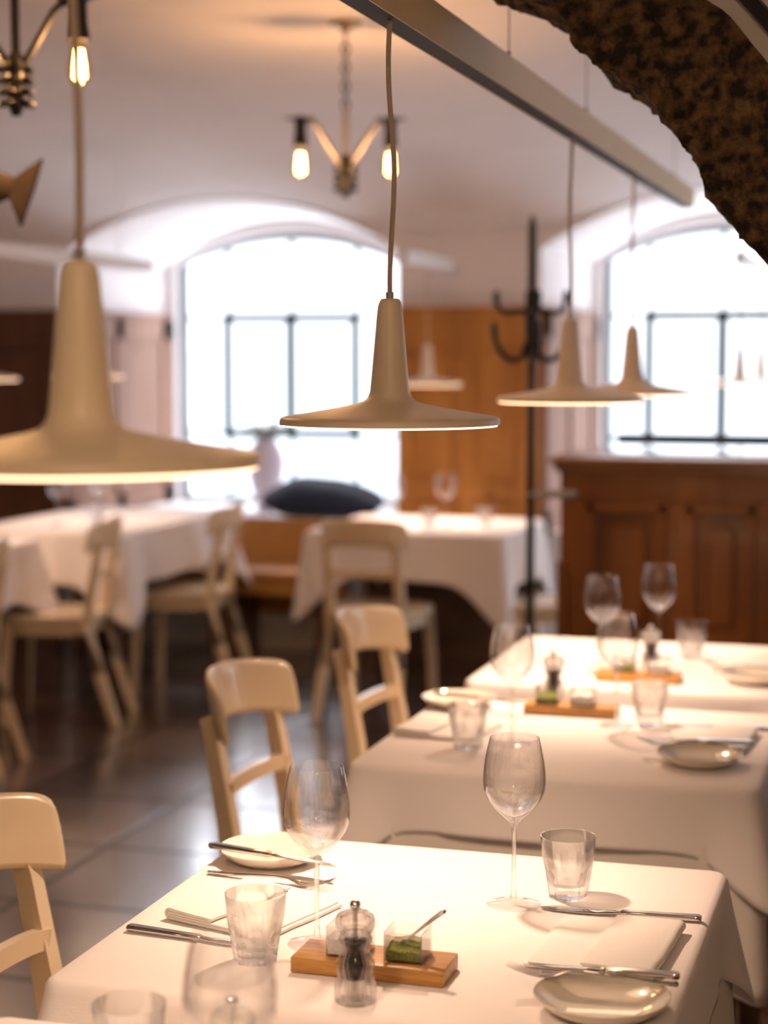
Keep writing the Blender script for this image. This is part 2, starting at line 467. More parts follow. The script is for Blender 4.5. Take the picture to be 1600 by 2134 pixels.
bounds = [XL, -2.125, 0.44, XR]
bm = B()
for i, (fx0, fx1, bx0, bx1) in enumerate(REC):
    xs0 = [XL, -2.125][i]; xs1 = [-2.125, 0.44][i]
    ring_wall(bm, xs0, xs1, 3.0, (fx0, fx1, 2.02, 2.30, 0), YP, YP + .001)
    # recess sides and soffit
    arch_soffit(bm, (fx0, fx1), (bx0, bx1), YP, YW, 2.02, 2.30, 2.02, 2.30, 0, 0)
    # window wall inner face with opening
    wx0, wx1 = WIN[i]
    ring_wall(bm, bx0 - .4, bx1 + .4, 3.0, (wx0 - .03, wx1 + .03, WSP, WZ1 + .03, WZ0 - .03), YW, YW + .28)
    arch_soffit(bm, (wx0 - .03, wx1 + .03), (wx0 - .03, wx1 + .03), YW, YW + .28, WSP, WZ1 + .03, WSP, WZ1 + .03, WZ0 - .03, WZ0 - .03)
    v = [bm.verts.new(c) for c in ((wx0 - .03, YW, WZ0 - .03), (wx1 + .03, YW, WZ0 - .03), (wx1 + .03, YW + .28, WZ0 - .03), (wx0 - .03, YW + .28, WZ0 - .03))]
    bm.faces.new(v)
box(bm, 0.44, XR, YP, YP + .3, 0, 3.0)
struct('wall_window_side', bm, 'plaster')

# vaulted ceiling as one curved sheet
def ceil_z(x, y):
    yc, hl = 5.2, 3.45
    u = min(abs(y - yc) / hl, 0.80 if y < yc else 1.0)
    main = 2.00 + 0.60 * math.sqrt(max(0, 1 - u * u))
    d = min(abs(x - c) for c in (-5.97, -3.405, -0.84, 1.725))
    t = max(0, YP - y)
    h = SPAN / 2
    w_ = 0.93
    Rr = (w_ * w_ + .28 * .28) / (2 * .28)
    arch = 2.305 - Rr + math.sqrt(max(0, Rr * Rr - min(d, w_) ** 2)) - max(0, d - w_) * .35
    cross = arch + (.16 * t - .012 * t * t)
    k_ = 0.06
    return min(2.66, k_ * math.log(math.exp(main / k_) + math.exp(cross / k_)))
bm = B()
NX, NY = 150, 150
grid = []
for j in range(NY + 1):
    y = YB + (YP + .02 - YB) * j / NY
    grid.append([bm.verts.new((XL + (XR - XL) * i / NX, y, ceil_z(XL + (XR - XL) * i / NX, y))) for i in range(NX + 1)])
for j in range(NY):
    for i in range(NX):
        bm.faces.new((grid[j][i], grid[j][i + 1], grid[j + 1][i + 1], grid[j + 1][i]))
o = struct('ceiling', bm, 'plaster', smooth=True)
sol = o.modifiers.new('solid', 'SOLIDIFY'); sol.thickness = 0.08; sol.offset = 1 if o.data.polygons[0].normal.z > 0 else -1

# windows
def make_window(name, x0, x1, bars, case, label):
    r = bpy.data.objects.new(name, None); C.objects.link(r); r.location = ((x0 + x1) / 2, YW + .10, WZ0)
    r['kind'] = 'structure'
    ox, oy, oz = r.location
    cx = (x0 + x1) / 2
    Ao = seg_arch(x0 - .03, x1 + .03, WSP, WZ1 + .03); Ai = seg_arch(x0 + .012, x1 - .012, WSP, WZ1 - .012)
    out = [(x1 + .03, WZ0 - .03)] + Ao + [(x0 - .03, WZ0 - .03)]
    inn = [(x1 - .012, WZ0 + .012)] + Ai + [(x0 + .012, WZ0 + .012)]
    bm = B(); n_ = len(out)
    vo = [[bm.verts.new((p[0] - ox, yy, p[1] - oz)) for p in out] for yy in (-.02, .02)]
    vi = [[bm.verts.new((p[0] - ox, yy, p[1] - oz)) for p in inn] for yy in (-.02, .02)]
    for i in range(n_):
        j = (i + 1) % n_
        bm.faces.new((vo[0][i], vo[0][j], vi[0][j], vi[0][i])); bm.faces.new((vo[1][i], vi[1][i], vi[1][j], vo[1][j]))
        bm.faces.new((vi[0][i], vi[0][j], vi[1][j], vi[1][i])); bm.faces.new((vo[0][i], vo[1][i], vo[1][j], vo[0][j]))
    obj('window_frame', bm, 'barframe', r, smooth=False)
    s = (x1 - x0 - 0) / 2
    Rr = ((s + .03) ** 2 + (WZ1 + .03 - WSP) ** 2) / (2 * (WZ1 + .03 - WSP))
    def top(x): return WZ1 + .03 - Rr + math.sqrt(Rr * Rr - (x - cx) ** 2)
    for bx, hw in bars:                       # upright bars
        b_ = B(); box(b_, bx - hw - ox, bx + hw - ox, -.018, .018, 0, top(bx) - oz - .01)
        obj('glazing_bar', b_, 'barframe', r, smooth=False)
    b_ = B(); box(b_, x0 - ox, x1 - ox, -.018, .018, 1.728 - oz - .010, 1.728 - oz + .010); obj('transom', b_, 'barframe', r, smooth=False)
    b_ = B(); box(b_, x0 - ox, x1 - ox, -.018, .018, 1.045 - oz - .010, 1.045 - oz + .010); obj('transom', b_, 'barframe', r, smooth=False)
    # opening casement in dark green
    b_ = B(); c0, c1 = case; cz0, cz1 = 1.045, 1.728; t_ = .024
    for (a, b2, c, d) in ((c0 - t_, c1 + t_, cz1 - t_, cz1 + t_), (c0 - t_, c1 + t_, cz0 - t_, cz0 + t_), (c0 - t_, c0 + t_, cz0, cz1), (c1 - t_, c1 + t_, cz0, cz1), ((c0 + c1) / 2 - t_ * 1.15, (c0 + c1) / 2 + t_ * 1.15, cz0, cz1)):
        box(b_, a - ox, b2 - ox, -.045, -.0185, c - oz, d - oz)
    obj('casement', b_, 'frame', r, smooth=False)
    b_ = B(); v = [b_.verts.new((p[0] - ox, .004, p[1] - oz)) for p in inn]; b_.faces.new(v)
    obj('pane', b_, 'pane', r, smooth=False)
    b_ = B(); box(b_, c0 + .13 - ox + .13, c0 + .28 - ox, -.062, -.0455, 1.36 - oz, 1.40 - oz, .004); obj('window_handle', b_, 'iron', r)
    return r
make_window('window_1', *WIN[0], [(-3.968, .011), (-3.571, .012), (-3.170, .011)], (-3.968, -3.170), '')
make_window('window_2', *WIN[1], [(-1.454, .010), (-1.053, .013), (-0.651, .010)], (-1.454, -0.651), '')

# ledge (deep sill) in each recess
for i, (fx0, fx1, bx0, bx1) in enumerate(REC):
    bm = B(); prism(bm, [(fx0 + .001, YP + .15), (fx1 - .035, YP + .15), (bx1 + .0, YW - .001), (bx0 + .001, YW - .001)], 'z', 0, 0.635)
    struct('trim_%d' % (i + 1), bm, 'plaster')
# wood panelling on the piers, up to 1.72 m, with stiles, rails and raised fields
def panelling(name, x0, x1, fields, y, z1=1.72):
    bm = B()
    box(bm, x0, x1, y - .03, y - .001, 0, z1)
    box(bm, x0 - .01, x1 + .01, y - .055, y - .001, z1, z1 + .025)              # cap
    box(bm, x0, x1, y - .045, y - .03, 0, .12)
    fr = []
    xs = sorted(set([x0] + [a for f in fields for a in f] + [x1]))
    # stiles between fields
    prev = x0
    for (a, b_) in fields:
        box(bm, prev, a, y - .045, y - .03, .12, z1); prev = b_
    box(bm, prev, x1, y - .045, y - .03, .12, z1)
    for (a, b_) in fields:
        box(bm, a, b_, y - .045, y - .03, z1 - .16, z1)
        box(bm, a, b_, y - .045, y - .03, .12, .22)
        box(bm, a, b_, y - .045, y - .03, .80, .88)
        for z0_, z1_ in ((.22, .80), (.88, z1 - .16)):
            box(bm, a + .035, b_ - .035, y - .040, y - .03, z0_ + .035, z1_ - .035, .006, 1)
    return bm
bm = panelling('p', -2.478, -1.772, [(-2.41, -2.16), (-2.09, -1.84)], YP)
struct('trim_3', bm, 'pine')
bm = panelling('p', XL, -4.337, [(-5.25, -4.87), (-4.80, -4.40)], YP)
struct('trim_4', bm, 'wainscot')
bm = panelling('p', 0.087, 0.80, [(.15, .40), (.48, .73)], YP)
struct('trim_5', bm, 'darkpine')
# panelling on the left side of each recess (faces +x)
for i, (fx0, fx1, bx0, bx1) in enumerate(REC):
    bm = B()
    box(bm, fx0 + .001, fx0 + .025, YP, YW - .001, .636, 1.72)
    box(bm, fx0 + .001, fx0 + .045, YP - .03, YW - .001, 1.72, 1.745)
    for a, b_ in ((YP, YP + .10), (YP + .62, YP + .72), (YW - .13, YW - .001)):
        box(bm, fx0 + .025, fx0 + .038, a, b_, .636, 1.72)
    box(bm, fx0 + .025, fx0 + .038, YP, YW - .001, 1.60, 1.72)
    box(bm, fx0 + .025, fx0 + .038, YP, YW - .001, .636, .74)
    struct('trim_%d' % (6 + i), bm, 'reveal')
# baseboard
struct('baseboard_left', box(B(), XL + .001, XL + .02, YB + .001, YP - .1, 0, .12, .004), 'tablewood')

# stone arch crossing the room between the first and second table
inner = [(-1.9, 2.28), (-1.4, 2.27), (-1.0, 2.22), (-0.80, 2.165), (-0.567, 2.049), (-0.485, 1.952), (-0.408, 1.899), (-0.353, 1.833), (-0.294, 1.732), (-0.222, 1.648), (-0.12, 1.48), (-0.03, 1.25), (0.03, 0.95), (0.05, 0.5), (0.05, 0.0)]
def resample(P, step):
    out = [P[0]]
    for a, b_ in zip(P[:-1], P[1:]):
        d = math.hypot(b_[0] - a[0], b_[1] - a[1]); n_ = max(1, int(d / step))
        for i in range(1, n_ + 1): out.append((a[0] + (b_[0] - a[0]) * i / n_, a[1] + (b_[1] - a[1]) * i / n_))
    return out
inner_half = resample(inner, 0.011)
I = [(-3.8 - x, z) for x, z in inner_half[::-1]][:-1] + inner_half
def off(P, d):
    out = []
    for i, p in enumerate(P):
        a = P[max(0, i - 6)]; b_ = P[min(len(P) - 1, i + 6)]
        t_ = Vector((b_[0] - a[0], b_[1] - a[1])).normalized()
        out.append((p[0] - t_.y * d, p[1] + t_.x * d))
    return out
Y0, Y1 = 2.76, 3.08
bm = B()
NB = 18; ND = 26
rows = []
# section goes: front outer -> front inner -> soffit -> back inner -> back outer
sec = [(0.165 * (1 - k_ / NB), Y0) for k_ in range(NB + 1)] + [(0, Y0 + (Y1 - Y0) * k_ / ND) for k_ in range(1, ND + 1)] + [(0.165 * k_ / 4, Y1) for k_ in range(1, 5)]
for d, y in sec:
    O = off(I, d)
    row = []
    for (x, z) in O:
        p = Vector((x, y, z))
        nv = noise.noise_vector(p * 9) * 0.018 + noise.noise_vector(p * 24) * 0.010 + noise.noise_vector(p * 55) * 0.007 + noise.noise_vector(p * 110) * 0.004
        if d > 0.155: nv *= 0.4
        row.append(bm.verts.new(p + nv))
    rows.append(row)
for a, b_ in zip(rows[:-1], rows[1:]):
    for i in range(len(a) - 1):
        bm.faces.new((a[i], a[i + 1], b_[i + 1], b_[i]))
struct('trim_8', bm, 'stone', smooth=True)
O = [q for q in off(inner_half, 0.142) if q[1] > 0.05]
bm = B()                                            # plastered wall beside and above the stone
O = [(min(x, .34), z) for x, z in O]
P2 = [(O[0][0], 2.9)] + O + [(O[-1][0], 0.0), (XR - .001, 0.0), (XR - .001, 2.9)]
for yy in (Y0 + .03, Y1 - .03):
    for p, q in zip(O[:-1], O[1:]):
        v = [bm.verts.new((a_, yy, b_)) for a_, b_ in ((p[0], p[1]), (q[0], q[1]), (XR - .001, q[1]), (XR - .001, p[1]))] if q[1] < p[1] - 1e-5 else None
        if v: bm.faces.new(v)
    v = [bm.verts.new((a_, yy, b_)) for a_, b_ in ((O[0][0], O[0][1]), (XR - .001, O[0][1]), (XR - .001, 2.9), (O[0][0], 2.9))]; bm.faces.new(v)
    v = [bm.verts.new((a_, yy, b_)) for a_, b_ in ((O[-1][0], 0), (XR - .001, 0), (XR - .001, O[-1][1]), (O[-1][0], O[-1][1]))]; bm.faces.new(v)
    for p, q in zip(O[:-1], O[1:]):          # the same on the left side of the arch
        if q[1] < p[1] - 1e-5:
            bm.faces.new([bm.verts.new((a_, yy, b_)) for a_, b_ in ((-3.8 - p[0], p[1]), (-3.8 - q[0], q[1]), (XL, q[1]), (XL, p[1]))])
    bm.faces.new([bm.verts.new((a_, yy, b_)) for a_, b_ in ((-3.8 - O[0][0], O[0][1]), (XL, O[0][1]), (XL, 2.9), (-3.8 - O[0][0], 2.9))])
    bm.faces.new([bm.verts.new((a_, yy, b_)) for a_, b_ in ((-3.8 - O[-1][0], 0), (XL, 0), (XL, O[-1][1]), (-3.8 - O[-1][0], O[-1][1]))])
for p, q in zip(O[:-1], O[1:]):
    bm.faces.new([bm.verts.new(c) for c in ((-3.8 - p[0], Y0 + .03, p[1]), (-3.8 - q[0], Y0 + .03, q[1]), (-3.8 - q[0], Y1 - .03, q[1]), (-3.8 - p[0], Y1 - .03, p[1]))])
for p, q in zip(O[:-1], O[1:]):
    v = [bm.verts.new(c) for c in ((p[0], Y0 + .03, p[1]), (q[0], Y0 + .03, q[1]), (q[0], Y1 - .03, q[1]), (p[0], Y1 - .03, p[1]))]; bm.faces.new(v)
bmesh.ops.remove_doubles(bm, verts=bm.verts[:], dist=1e-5)
struct('wall_arch', bm, 'plaster')
bm = B()                                            # dark conduit that follows the plaster ring
q3 = off(I, 0.205)[100:-100]
tube(bm, [(x, Y0 + .012, z) for x, z in q3[::6]], .012, 8)
struct('trim_9', bm, 'iron', smooth=True)

# ------------------------------------------------------------------ pendant lamps and rails
def cord_pts(z0, z1, wob=.004, seed=0, n=26):
    rnd = random.Random(seed); ph = rnd.random() * 6
    return [(wob * math.sin(ph + 5.2 * i / n) * math.sin(PI * i / n), wob * .6 * math.cos(ph + 4 * i / n) * math.sin(PI * i / n), z0 + (z1 - z0) * i / n) for i in range(n + 1)]
R_ = .16
SHADE = [(0.0, .182), (.004, .182), (.012, .181), (.0155, .177), (.0175, .170), (.020, .145), (.0235, .105), (.0268, .068), (.0290, .047), (.0320, .039), (.0375, .0335), (.047, .030), (.080, .0235), (.120, .0165), (.150, .0120), (.1575, .0100), (.160, .0065), (.160, .0), (.1575, .0), (.1570, .004), (.150, .0085), (.115, .0125)]
def make_lamp(label, loc, cord_top, group, matl='lampcream', seed=0, wob=.004, spot=True, power=1.0):
    t = thing('pendant_lamp', label, 'lamp', loc, 0, group)
    bm = B(); lathe(bm, SHADE, 96); obj('lamp_shade', bm, matl, t, auto=55)
    bm = B(); lathe(bm, [(0, -.0032), (.150, -.0032), (.1562, -.0026), (.1568, 0), (.1565, .0038), (.150, .0070), (0, .0070)], 72); obj('light_diffuser', bm, 'diffuser', t)
    bm = B(); lathe(bm, [(0, .182), (.006, .182), (.006, .190), (.0045, .191), (0, .191)], 20); obj('cord_grip', bm, 'chrome', t)
    bm = B(); tube(bm, [Vector(p) for p in cord_pts(.190, cord_top - loc[2], wob, seed)], .0038, 10); obj('cord', bm, 'cord', t)
    if spot:
        l = bpy.data.lights.new('pendant_light', 'SPOT'); l.energy = LAMP_W * power; l.color = LAMP_COL
        l.spot_size = math.radians(114); l.spot_blend = 0.9; l.shadow_soft_size = .022
        lo = bpy.data.objects.new('pendant_light', l); C.objects.link(lo); lo.parent = t; lo.location = (0, 0, -.030)
    return t
RZ = 1.985
RX = -.742
lamps = [
 ('cream disc pendant lamp, large and blurred at the left, nearest the camera', (-.714, 1.457, 1.412)),
 ('cream disc pendant lamp in sharp focus over the front table', (-.738, 2.51, 1.410)),
 ('blurred cream disc pendant lamp over the middle table, first beyond the sharp one', (RX, 3.93, 1.408)),
 ('small blurred cream disc pendant lamp before the right-hand window, above the rear table', (RX, 4.82, 1.405)),
]
pw_ = [.7, 1.0, 1.25, 1.2]
for i, (lb, lc) in enumerate(lamps):
    make_lamp(lb, lc, RZ + .003, 'pendant lamps hanging from the champagne rail', seed=i + 1, power=pw_[i], wob=.006 if i == 1 else .003)
r = thing('lamp_rail', 'long champagne-coloured lamp rail with a black slot under it, above the row of tables', 'rail', (RX, 5.98, RZ))
bm = B()
y0 = -1.6 - 5.98
box(bm, -.0180, .0180, y0, 0, .004, .062, .0015, 1)
box(bm, -.0205, -.0180, y0, 0, 0, .062); box(bm, .0180, .0200, y0, 0, .0, .062)
obj('rail_profile', bm, 'rail', r, smooth=False)
bm = B(); box(bm, -.0178, .0178, y0 + .01, -.01, .0005, .004); obj('slot', bm, 'black', r, smooth=False)
for yy in (5.62, 4.10, 3.30, 2.35, 1.0):
    bm = B(); tube(bm, [(0, yy - 5.98, .066), (0, yy - 5.98, ceil_z(RX, yy) - RZ - .001)], .0013, 8); obj('suspension_wire', bm, 'greyiron', r)
    bm = B(); lathe(bm, [(0, .062), (.008, .062), (.008, .068), (.004, .072), (.003, .082), (0, .082)], 16, 0, yy - 5.98); obj('wire_clip', bm, 'iron', r)

# second row of rails: left tables and the table by the pier
def rail2(label, x, y0, y1, z, wires):
    r = thing('lamp_rail', label, 'rail', (x, y1, z))
    bm = B(); box(bm, -.02, .02, y0 - y1, 0, 0, .06, .003, 1); obj('rail_profile', bm, 'whiterail', r, smooth=False)
    for yy in wires:
        bm = B(); tube(bm, [(0, yy - y1, .061), (0, yy - y1, ceil_z(x, yy) - z - .001)], .003, 8); obj('suspension_wire', bm, 'whiterail', r)
rail2('white lamp rail over the left-hand tables, its end showing left of the left window', -3.66, 4.6, 8.25, 1.915, (5.2, 7.9))
rail2('short pale lamp rail over the table by the pier, right of the left window', -2.16, 7.55, 8.35, 1.905, (7.95,))
make_lamp('blurred white pendant lamp half hidden behind the stem of the nearest lamp', (-3.66, 7.55, 1.41), 1.918, 'pendant lamps over the left-hand tables', seed=11, wob=.002, power=.5)
make_lamp('blurred white pendant lamp cut by the left edge of the photo', (-3.69, 6.60, 1.41), 1.918, 'pendant lamps over the left-hand tables', seed=12, wob=.002, power=.5)
make_lamp('faint white pendant lamp in front of the pine panelling on the pier', (-2.16, 7.95, 1.375), 1.908, None, seed=13, wob=.002, power=1.3)
rail2('pale lamp rail hanging in front of the right-hand window', -.80, 8.3, 9.75, 1.92, (8.5,))
make_lamp('faint pendant lamp in front of the right-hand window, left one of a pair', (-.83, 8.75, 1.372), 1.922, 'pair of pendant lamps before the right-hand window', seed=14, wob=.002, spot=False)
make_lamp('faint pendant lamp at the right edge of the photo before the right-hand window', (-.79, 9.45, 1.372), 1.922, 'pair of pendant lamps before the right-hand window', seed=15, wob=.002, spot=False)

def fill_globe(label, loc, watts):  # unseen glowing globe, added to warm the lamp shades and table fronts
    t = thing('fill_globe', label, 'lamp', loc, 0)
    bm = B(); bmesh.ops.create_uvsphere(bm, u_segments=32, v_segments=20, radius=.13); obj('glow_sphere', bm, watts, t)
    bm = B(); tube(bm, [(0, 0, .125), (0, 0, ceil_z(loc[0], loc[1]) - loc[2] - .005)], .004, 8); obj('cord', bm, 'cord', t)
    bm = B(); lathe(bm, [(0, .12), (.035, .12), (.032, .15), (.012, .165), (0, .165)], 20); obj('cap', bm, 'brass', t)
fill_globe('unseen globe added for warm fill light, behind the camera on the left', (-2.6, -1.3, 2.12), 'globe')
fill_globe('unseen bright globe added for warm fill light, high up beside the camera', (.18, -.15, 2.24), 'brightglobe')
# ------------------------------------------------------------------ chandeliers
def make_chandelier(label, loc, rz, top, armmat='greyiron'):
    """loc is the centre of the hub; arms bend up and out to hanging sockets"""
    t = thing('chandelier', label, 'chandelier', loc, rz, 'black iron chandeliers with bare bulbs')
    bm = B()
    lathe(bm, [(0, -.085), (.010, -.085), (.016, -.07), (.020, -.03), (.022, .02), (.018, .045), (.012, .055), (0, .055)], 20)
    for zz in (-.055, -.03, -.005, .02):
        for k_ in range(7):
            a = 2 * PI * k_ / 7 + zz * 40
            tube(bm, [(.012 * math.cos(a), .012 * math.sin(a), zz), (.036 * math.cos(a), .036 * math.sin(a), zz - .004), (.041 * math.cos(a), .041 * math.sin(a), zz - .005)], [.0065, .0085, .006], 8)
    obj('hub', bm, 'iron', t)
    bm = B(); tube(bm, [(0, 0, .05), (0, 0, .20)], .010, 12); obj('stem', bm, armmat, t)
    h = top - loc[2]
    bm = B()
    nl = int((h - .20 - .03) / .030)
    for i in range(nl):
        z = .20 + .030 * (i + .5); a = (i % 2) * PI / 2
        P_ = [(.011 * math.cos(q) * math.cos(a), .011 * math.cos(q) * math.sin(a), z + .020 * math.sin(q)) for q in [2 * PI * k_ / 14 for k_ in range(15)]]
        tube(bm, P_, .0034, 6, caps=False, upv=(math.sin(a), -math.cos(a), .01))
    obj('chain', bm, 'iron', t)
    bm = B(); lathe(bm, [(0, h - .035), (.012, h - .035), (.018, h - .02), (.05, h - .012), (.055, h - .001), (0, h - .001)], 28); obj('ceiling_rose', bm, 'brass', t)
    for k_ in range(2):
        a = PI * k_
        c, s_ = math.cos(a), math.sin(a)
        def P3(r_, z_): return (r_ * c, r_ * s_, z_)
        bm = B(); tube(bm, [P3(.012, .020), P3(.040, .060), P3(.092, .145), P3(.108, .160), P3(.148, .166)], .0085, 10); arm = obj('arm', bm, armmat, t)
        bm = B(); px_, py_ = .148 * c, .148 * s_
        lathe(bm, [(0, .182), (.004, .182), (.006, .176), (.030, .174), (.032, .168), (.022, .164), (.019, .155), (.020, .120), (.026, .078), (.0, .078)], 20, px_, py_)
        for q in range(4):
            b_ = PI / 2 * q
            tube(bm, [(px_ + .02 * math.cos(b_), py_ + .02 * math.sin(b_), .171), (px_ + .05 * math.cos(b_), py_ + .05 * math.sin(b_), .171)], [.006, .003], 6)
        obj('socket', bm, 'iron', t)
        bm = B()
        lathe(bm, [(.010, .0775), (.013, .066), (.0255, .034), (.0290, .012), (.026, -.006), (.014, -.021), (0, -.025)], 24, px_, py_)
        bu = obj('bulb', bm, 'bulbglass', t)
        bm = B()
        for q in range(6):
            b_ = 2 * PI * q / 6
            tube(bm, [(px_ + .007 * math.cos(b_), py_ + .007 * math.sin(b_), .058), (px_ + .013 * math.cos(b_ + .5), py_ + .013 * math.sin(b_ + .5), -.004)], .0030, 6)
        obj('filament', bm, 'filament', bu)
        l = bpy.data.lights.new('bulb_light', 'POINT'); l.energy = 8; l.color = (1, .58, .30); l.shadow_soft_size = .02
        lo = bpy.data.objects.new('bulb_light', l); C.objects.link(lo); lo.parent = t; lo.location = (px_, py_, .025)
    return t
def ceil_top(x, y): return ceil_z(x, y)
make_chandelier('small black chandelier with bare glowing bulbs, hanging over the room before the left window', (-1.832, 5.715, 2.112), math.radians(20), ceil_top(-1.832, 5.715))
make_chandelier('black chandelier at the top left corner, one bright filament bulb showing', (-1.962, 3.70, 2.13), math.radians(8), ceil_top(-1.962, 3.70), 'iron')

# ------------------------------------------------------------------ hanging fish at the left edge
t = thing('hanging_fish', 'dark brown carved fish hanging from the ceiling at the left edge, tail to the right', 'sculpture', (-2.055, 3.86, 1.885))
bm = B()
secs = []
NS = 24
for i in range(NS + 1):
    u = i / NS; x = -.50 + .50 * u
    h = .085 * (math.sin(PI * min(1, u * .93 + .03)) ** .7) * (1 - .25 * u) + .006
    secs.append((x, h, h * .42))
rings = []
for x, h, wd in secs:
    zc = .02 + .05 * (x / .5) ** 2
    rings.append([bm.verts.new((x, wd * math.cos(2 * PI * k_ / 16), zc + h * math.sin(2 * PI * k_ / 16))) for k_ in range(16)])
for a, b_ in zip(rings[:-1], rings[1:]):
    for k_ in range(16): bm.faces.new((a[k_], a[(k_ + 1) % 16], b_[(k_ + 1) % 16], b_[k_]))
bm.faces.new(rings[0]); bm.faces.new(rings[-1])
obj('body', bm, 'fish', t)
bm = B(); prism(bm, [(-.02, .028), (.075, .085), (.050, .015), (.015, -.075), (-.012, -.010)], 'y', -.008, .008); bmesh.ops.bevel(bm, geom=bm.edges[:], offset=.003, segments=1, affect='EDGES'); obj('tail_fin', bm, 'fish', t)
bm = B(); prism(bm, [(-.36, .10), (-.26, .155), (-.14, .09), (-.2, .07)], 'y', -.006, .006); obj('dorsal_fin', bm, 'fish', t)
bm = B(); prism(bm, [(-.20, -.04), (-.12, -.09), (-.09, -.02)], 'y', -.006, .006); obj('belly_fin', bm, 'fish', t)
bm = B()
tube(bm, [(-.28, 0, .10), (-.28, 0, ceil_z(-2.40, 3.86) - 1.885 - .001)], .0015, 6); tube(bm, [(-.10, 0, .06), (-.10, 0, ceil_z(-2.22, 3.86) - 1.885 - .001)], .0015, 6); obj('wire', bm, 'iron', t)

# ------------------------------------------------------------------ chairs
def make_chair(label, group):
    t = thing('bistro_chair', label, 'chair', (0, 0, 0), 0, group)
    # seat (faces +y)
    bm = B()
    P_ = []
    for i in range(40):
        a = 2 * PI * i / 40
        c, s_ = math.cos(a), math.sin(a)
        x = .205 * math.copysign(abs(c) ** .55, c); y = .20 * math.copysign(abs(s_) ** .55, s_)
        x *= 1 + .08 * (y / .2)
        P_.append((x, y + .0))
    prism(bm, P_, 'z', .428, .455)
    bmesh.ops.bevel(bm, geom=[e for e in bm.edges if abs(e.verts[0].co.z - e.verts[1].co.z) < 1e-5], offset=.008, segments=2, affect='EDGES')
    obj('seat', bm, 'cream', t)
    bm = B(); prism(bm, [(x * .88, y * .88) for x, y in P_], 'z', .375, .4275); obj('seat_apron', bm, 'cream', t)
    for s_ in (-1, 1):
        bm = B(); tube(bm, [(s_ * .165, .155, .43), (s_ * .178, .170, .22), (s_ * .185, .178, 0)], 0, rect=[(.019, .019), (.0165, .0165), (.013, .013)]); obj('leg', bm, 'cream', t)
        # back post: leg below, upright above
        pts = [(s_ * .178, -.285, 0), (s_ * .165, -.215, .22), (s_ * .155, -.168, .42), (s_ * .153, -.180, .53), (s_ * .150, -.212, .705), (s_ * .150, -.228, .76)]
        bm = B(); tube(bm, pts, 0, rect=[(.0155, .015), (.018, .019), (.019, .020), (.018, .018), (.017, .015), (.015, .013)]); obj('leg', bm, 'cream', t)
    # curved lower slat
    bm = B(); tube(bm, [(.150 * math.sin(q), -.186 - .018 * math.cos(q * 1.0) + .006, .607 + .006 * math.cos(q)) for q in [(-1 + 2 * i / 12) * PI / 2 for i in range(13)]], 0, rect=(.009, .0165)); obj('back_slat', bm, 'cream', t)
    # curved crest rail: wraps round, ends forward
    bm = B(); N = 30; rows_ = []
    for i in range(N + 1):
        u = -1 + 2 * i / N
        x = .190 * u
        ydepth = -.262 + .088 * abs(u) ** 2.1
        e = abs(u) ** 6
        zt = .848 - .018 * (abs(u) ** 2.2) - .016 * (abs(u) ** 18)
        zb = .718 + .012 * math.cos(u * PI / 2 * .9) - .016 * (abs(u) ** 3)
        nx, ny = math.sin(u * .75), -math.cos(u * .75)      # outward
        row = []
        th = .0085
        for (dz, dn) in ((zt, 0), (zt - .004, th), ((zt + zb) / 2, th), (zb + .003, th), (zb, 0), (zb + .003, -th), ((zt + zb) / 2, -th), (zt - .004, -th)):
            rk = -(dz - .77) * .18
            row.append(bm.verts.new((x + nx * dn, ydepth + ny * dn + rk, dz)))
        rows_.append(row)
    for a, b_ in zip(rows_[:-1], rows_[1:]):
        for k_ in range(8): bm.faces.new((a[k_], a[(k_ + 1) % 8], b_[(k_ + 1) % 8], b_[k_]))
    bm.faces.new(rows_[0]); bm.faces.new(rows_[-1])
    o = obj('crest_rail', bm, 'cream', t, auto=60)
    sb = o.modifiers.new('smooth', 'SUBSURF'); sb.levels = 1; sb.render_levels = 1
    return t
G1 = 'cream chairs along the left of the table row'
ch = make_chair('cream bistro chair at the left edge of the photo, beside the front table', G1)
ch.location = (-1.10, 2.31, 0); ch.rotation_euler = (0, 0, -PI / 2 - .02)
dup(ch, (-1.165, 3.565, 0), -PI / 2 - .07, 'cream bistro chair beside the middle table, its back curling over the floor')
dup(ch, (-1.165, 4.45, 0), -PI / 2 - .09, 'cream bistro chair beside the rear table, farther chair of the row')
G2 = 'cream chairs in the aisle by the left-hand tables'
dup(ch, (-3.20, 7.55, 0), PI / 2 + .10, 'cream chair in the aisle nearest the left window, seat towards the left tables', G2)
dup(ch, (-3.42, 6.72, 0), PI / 2 + .22, 'cream chair in the aisle before the hanging corner of the left tablecloth', G2)
dup(ch, (-3.42, 5.75, 0), PI / 2 + .22, 'cream chair at the far left edge, nearest of the aisle chairs', G2)
G3 = 'cream chairs at the table by the pier'
dup(ch, (-2.17, 7.22, 0), -.05, 'cream chair seen from behind in front of the table by the pier', G3)
dup(ch, (-1.53, 7.60, 0), PI / 2 + .35, 'cream chair at the right of the pier table, behind the coat stand pole', G3)

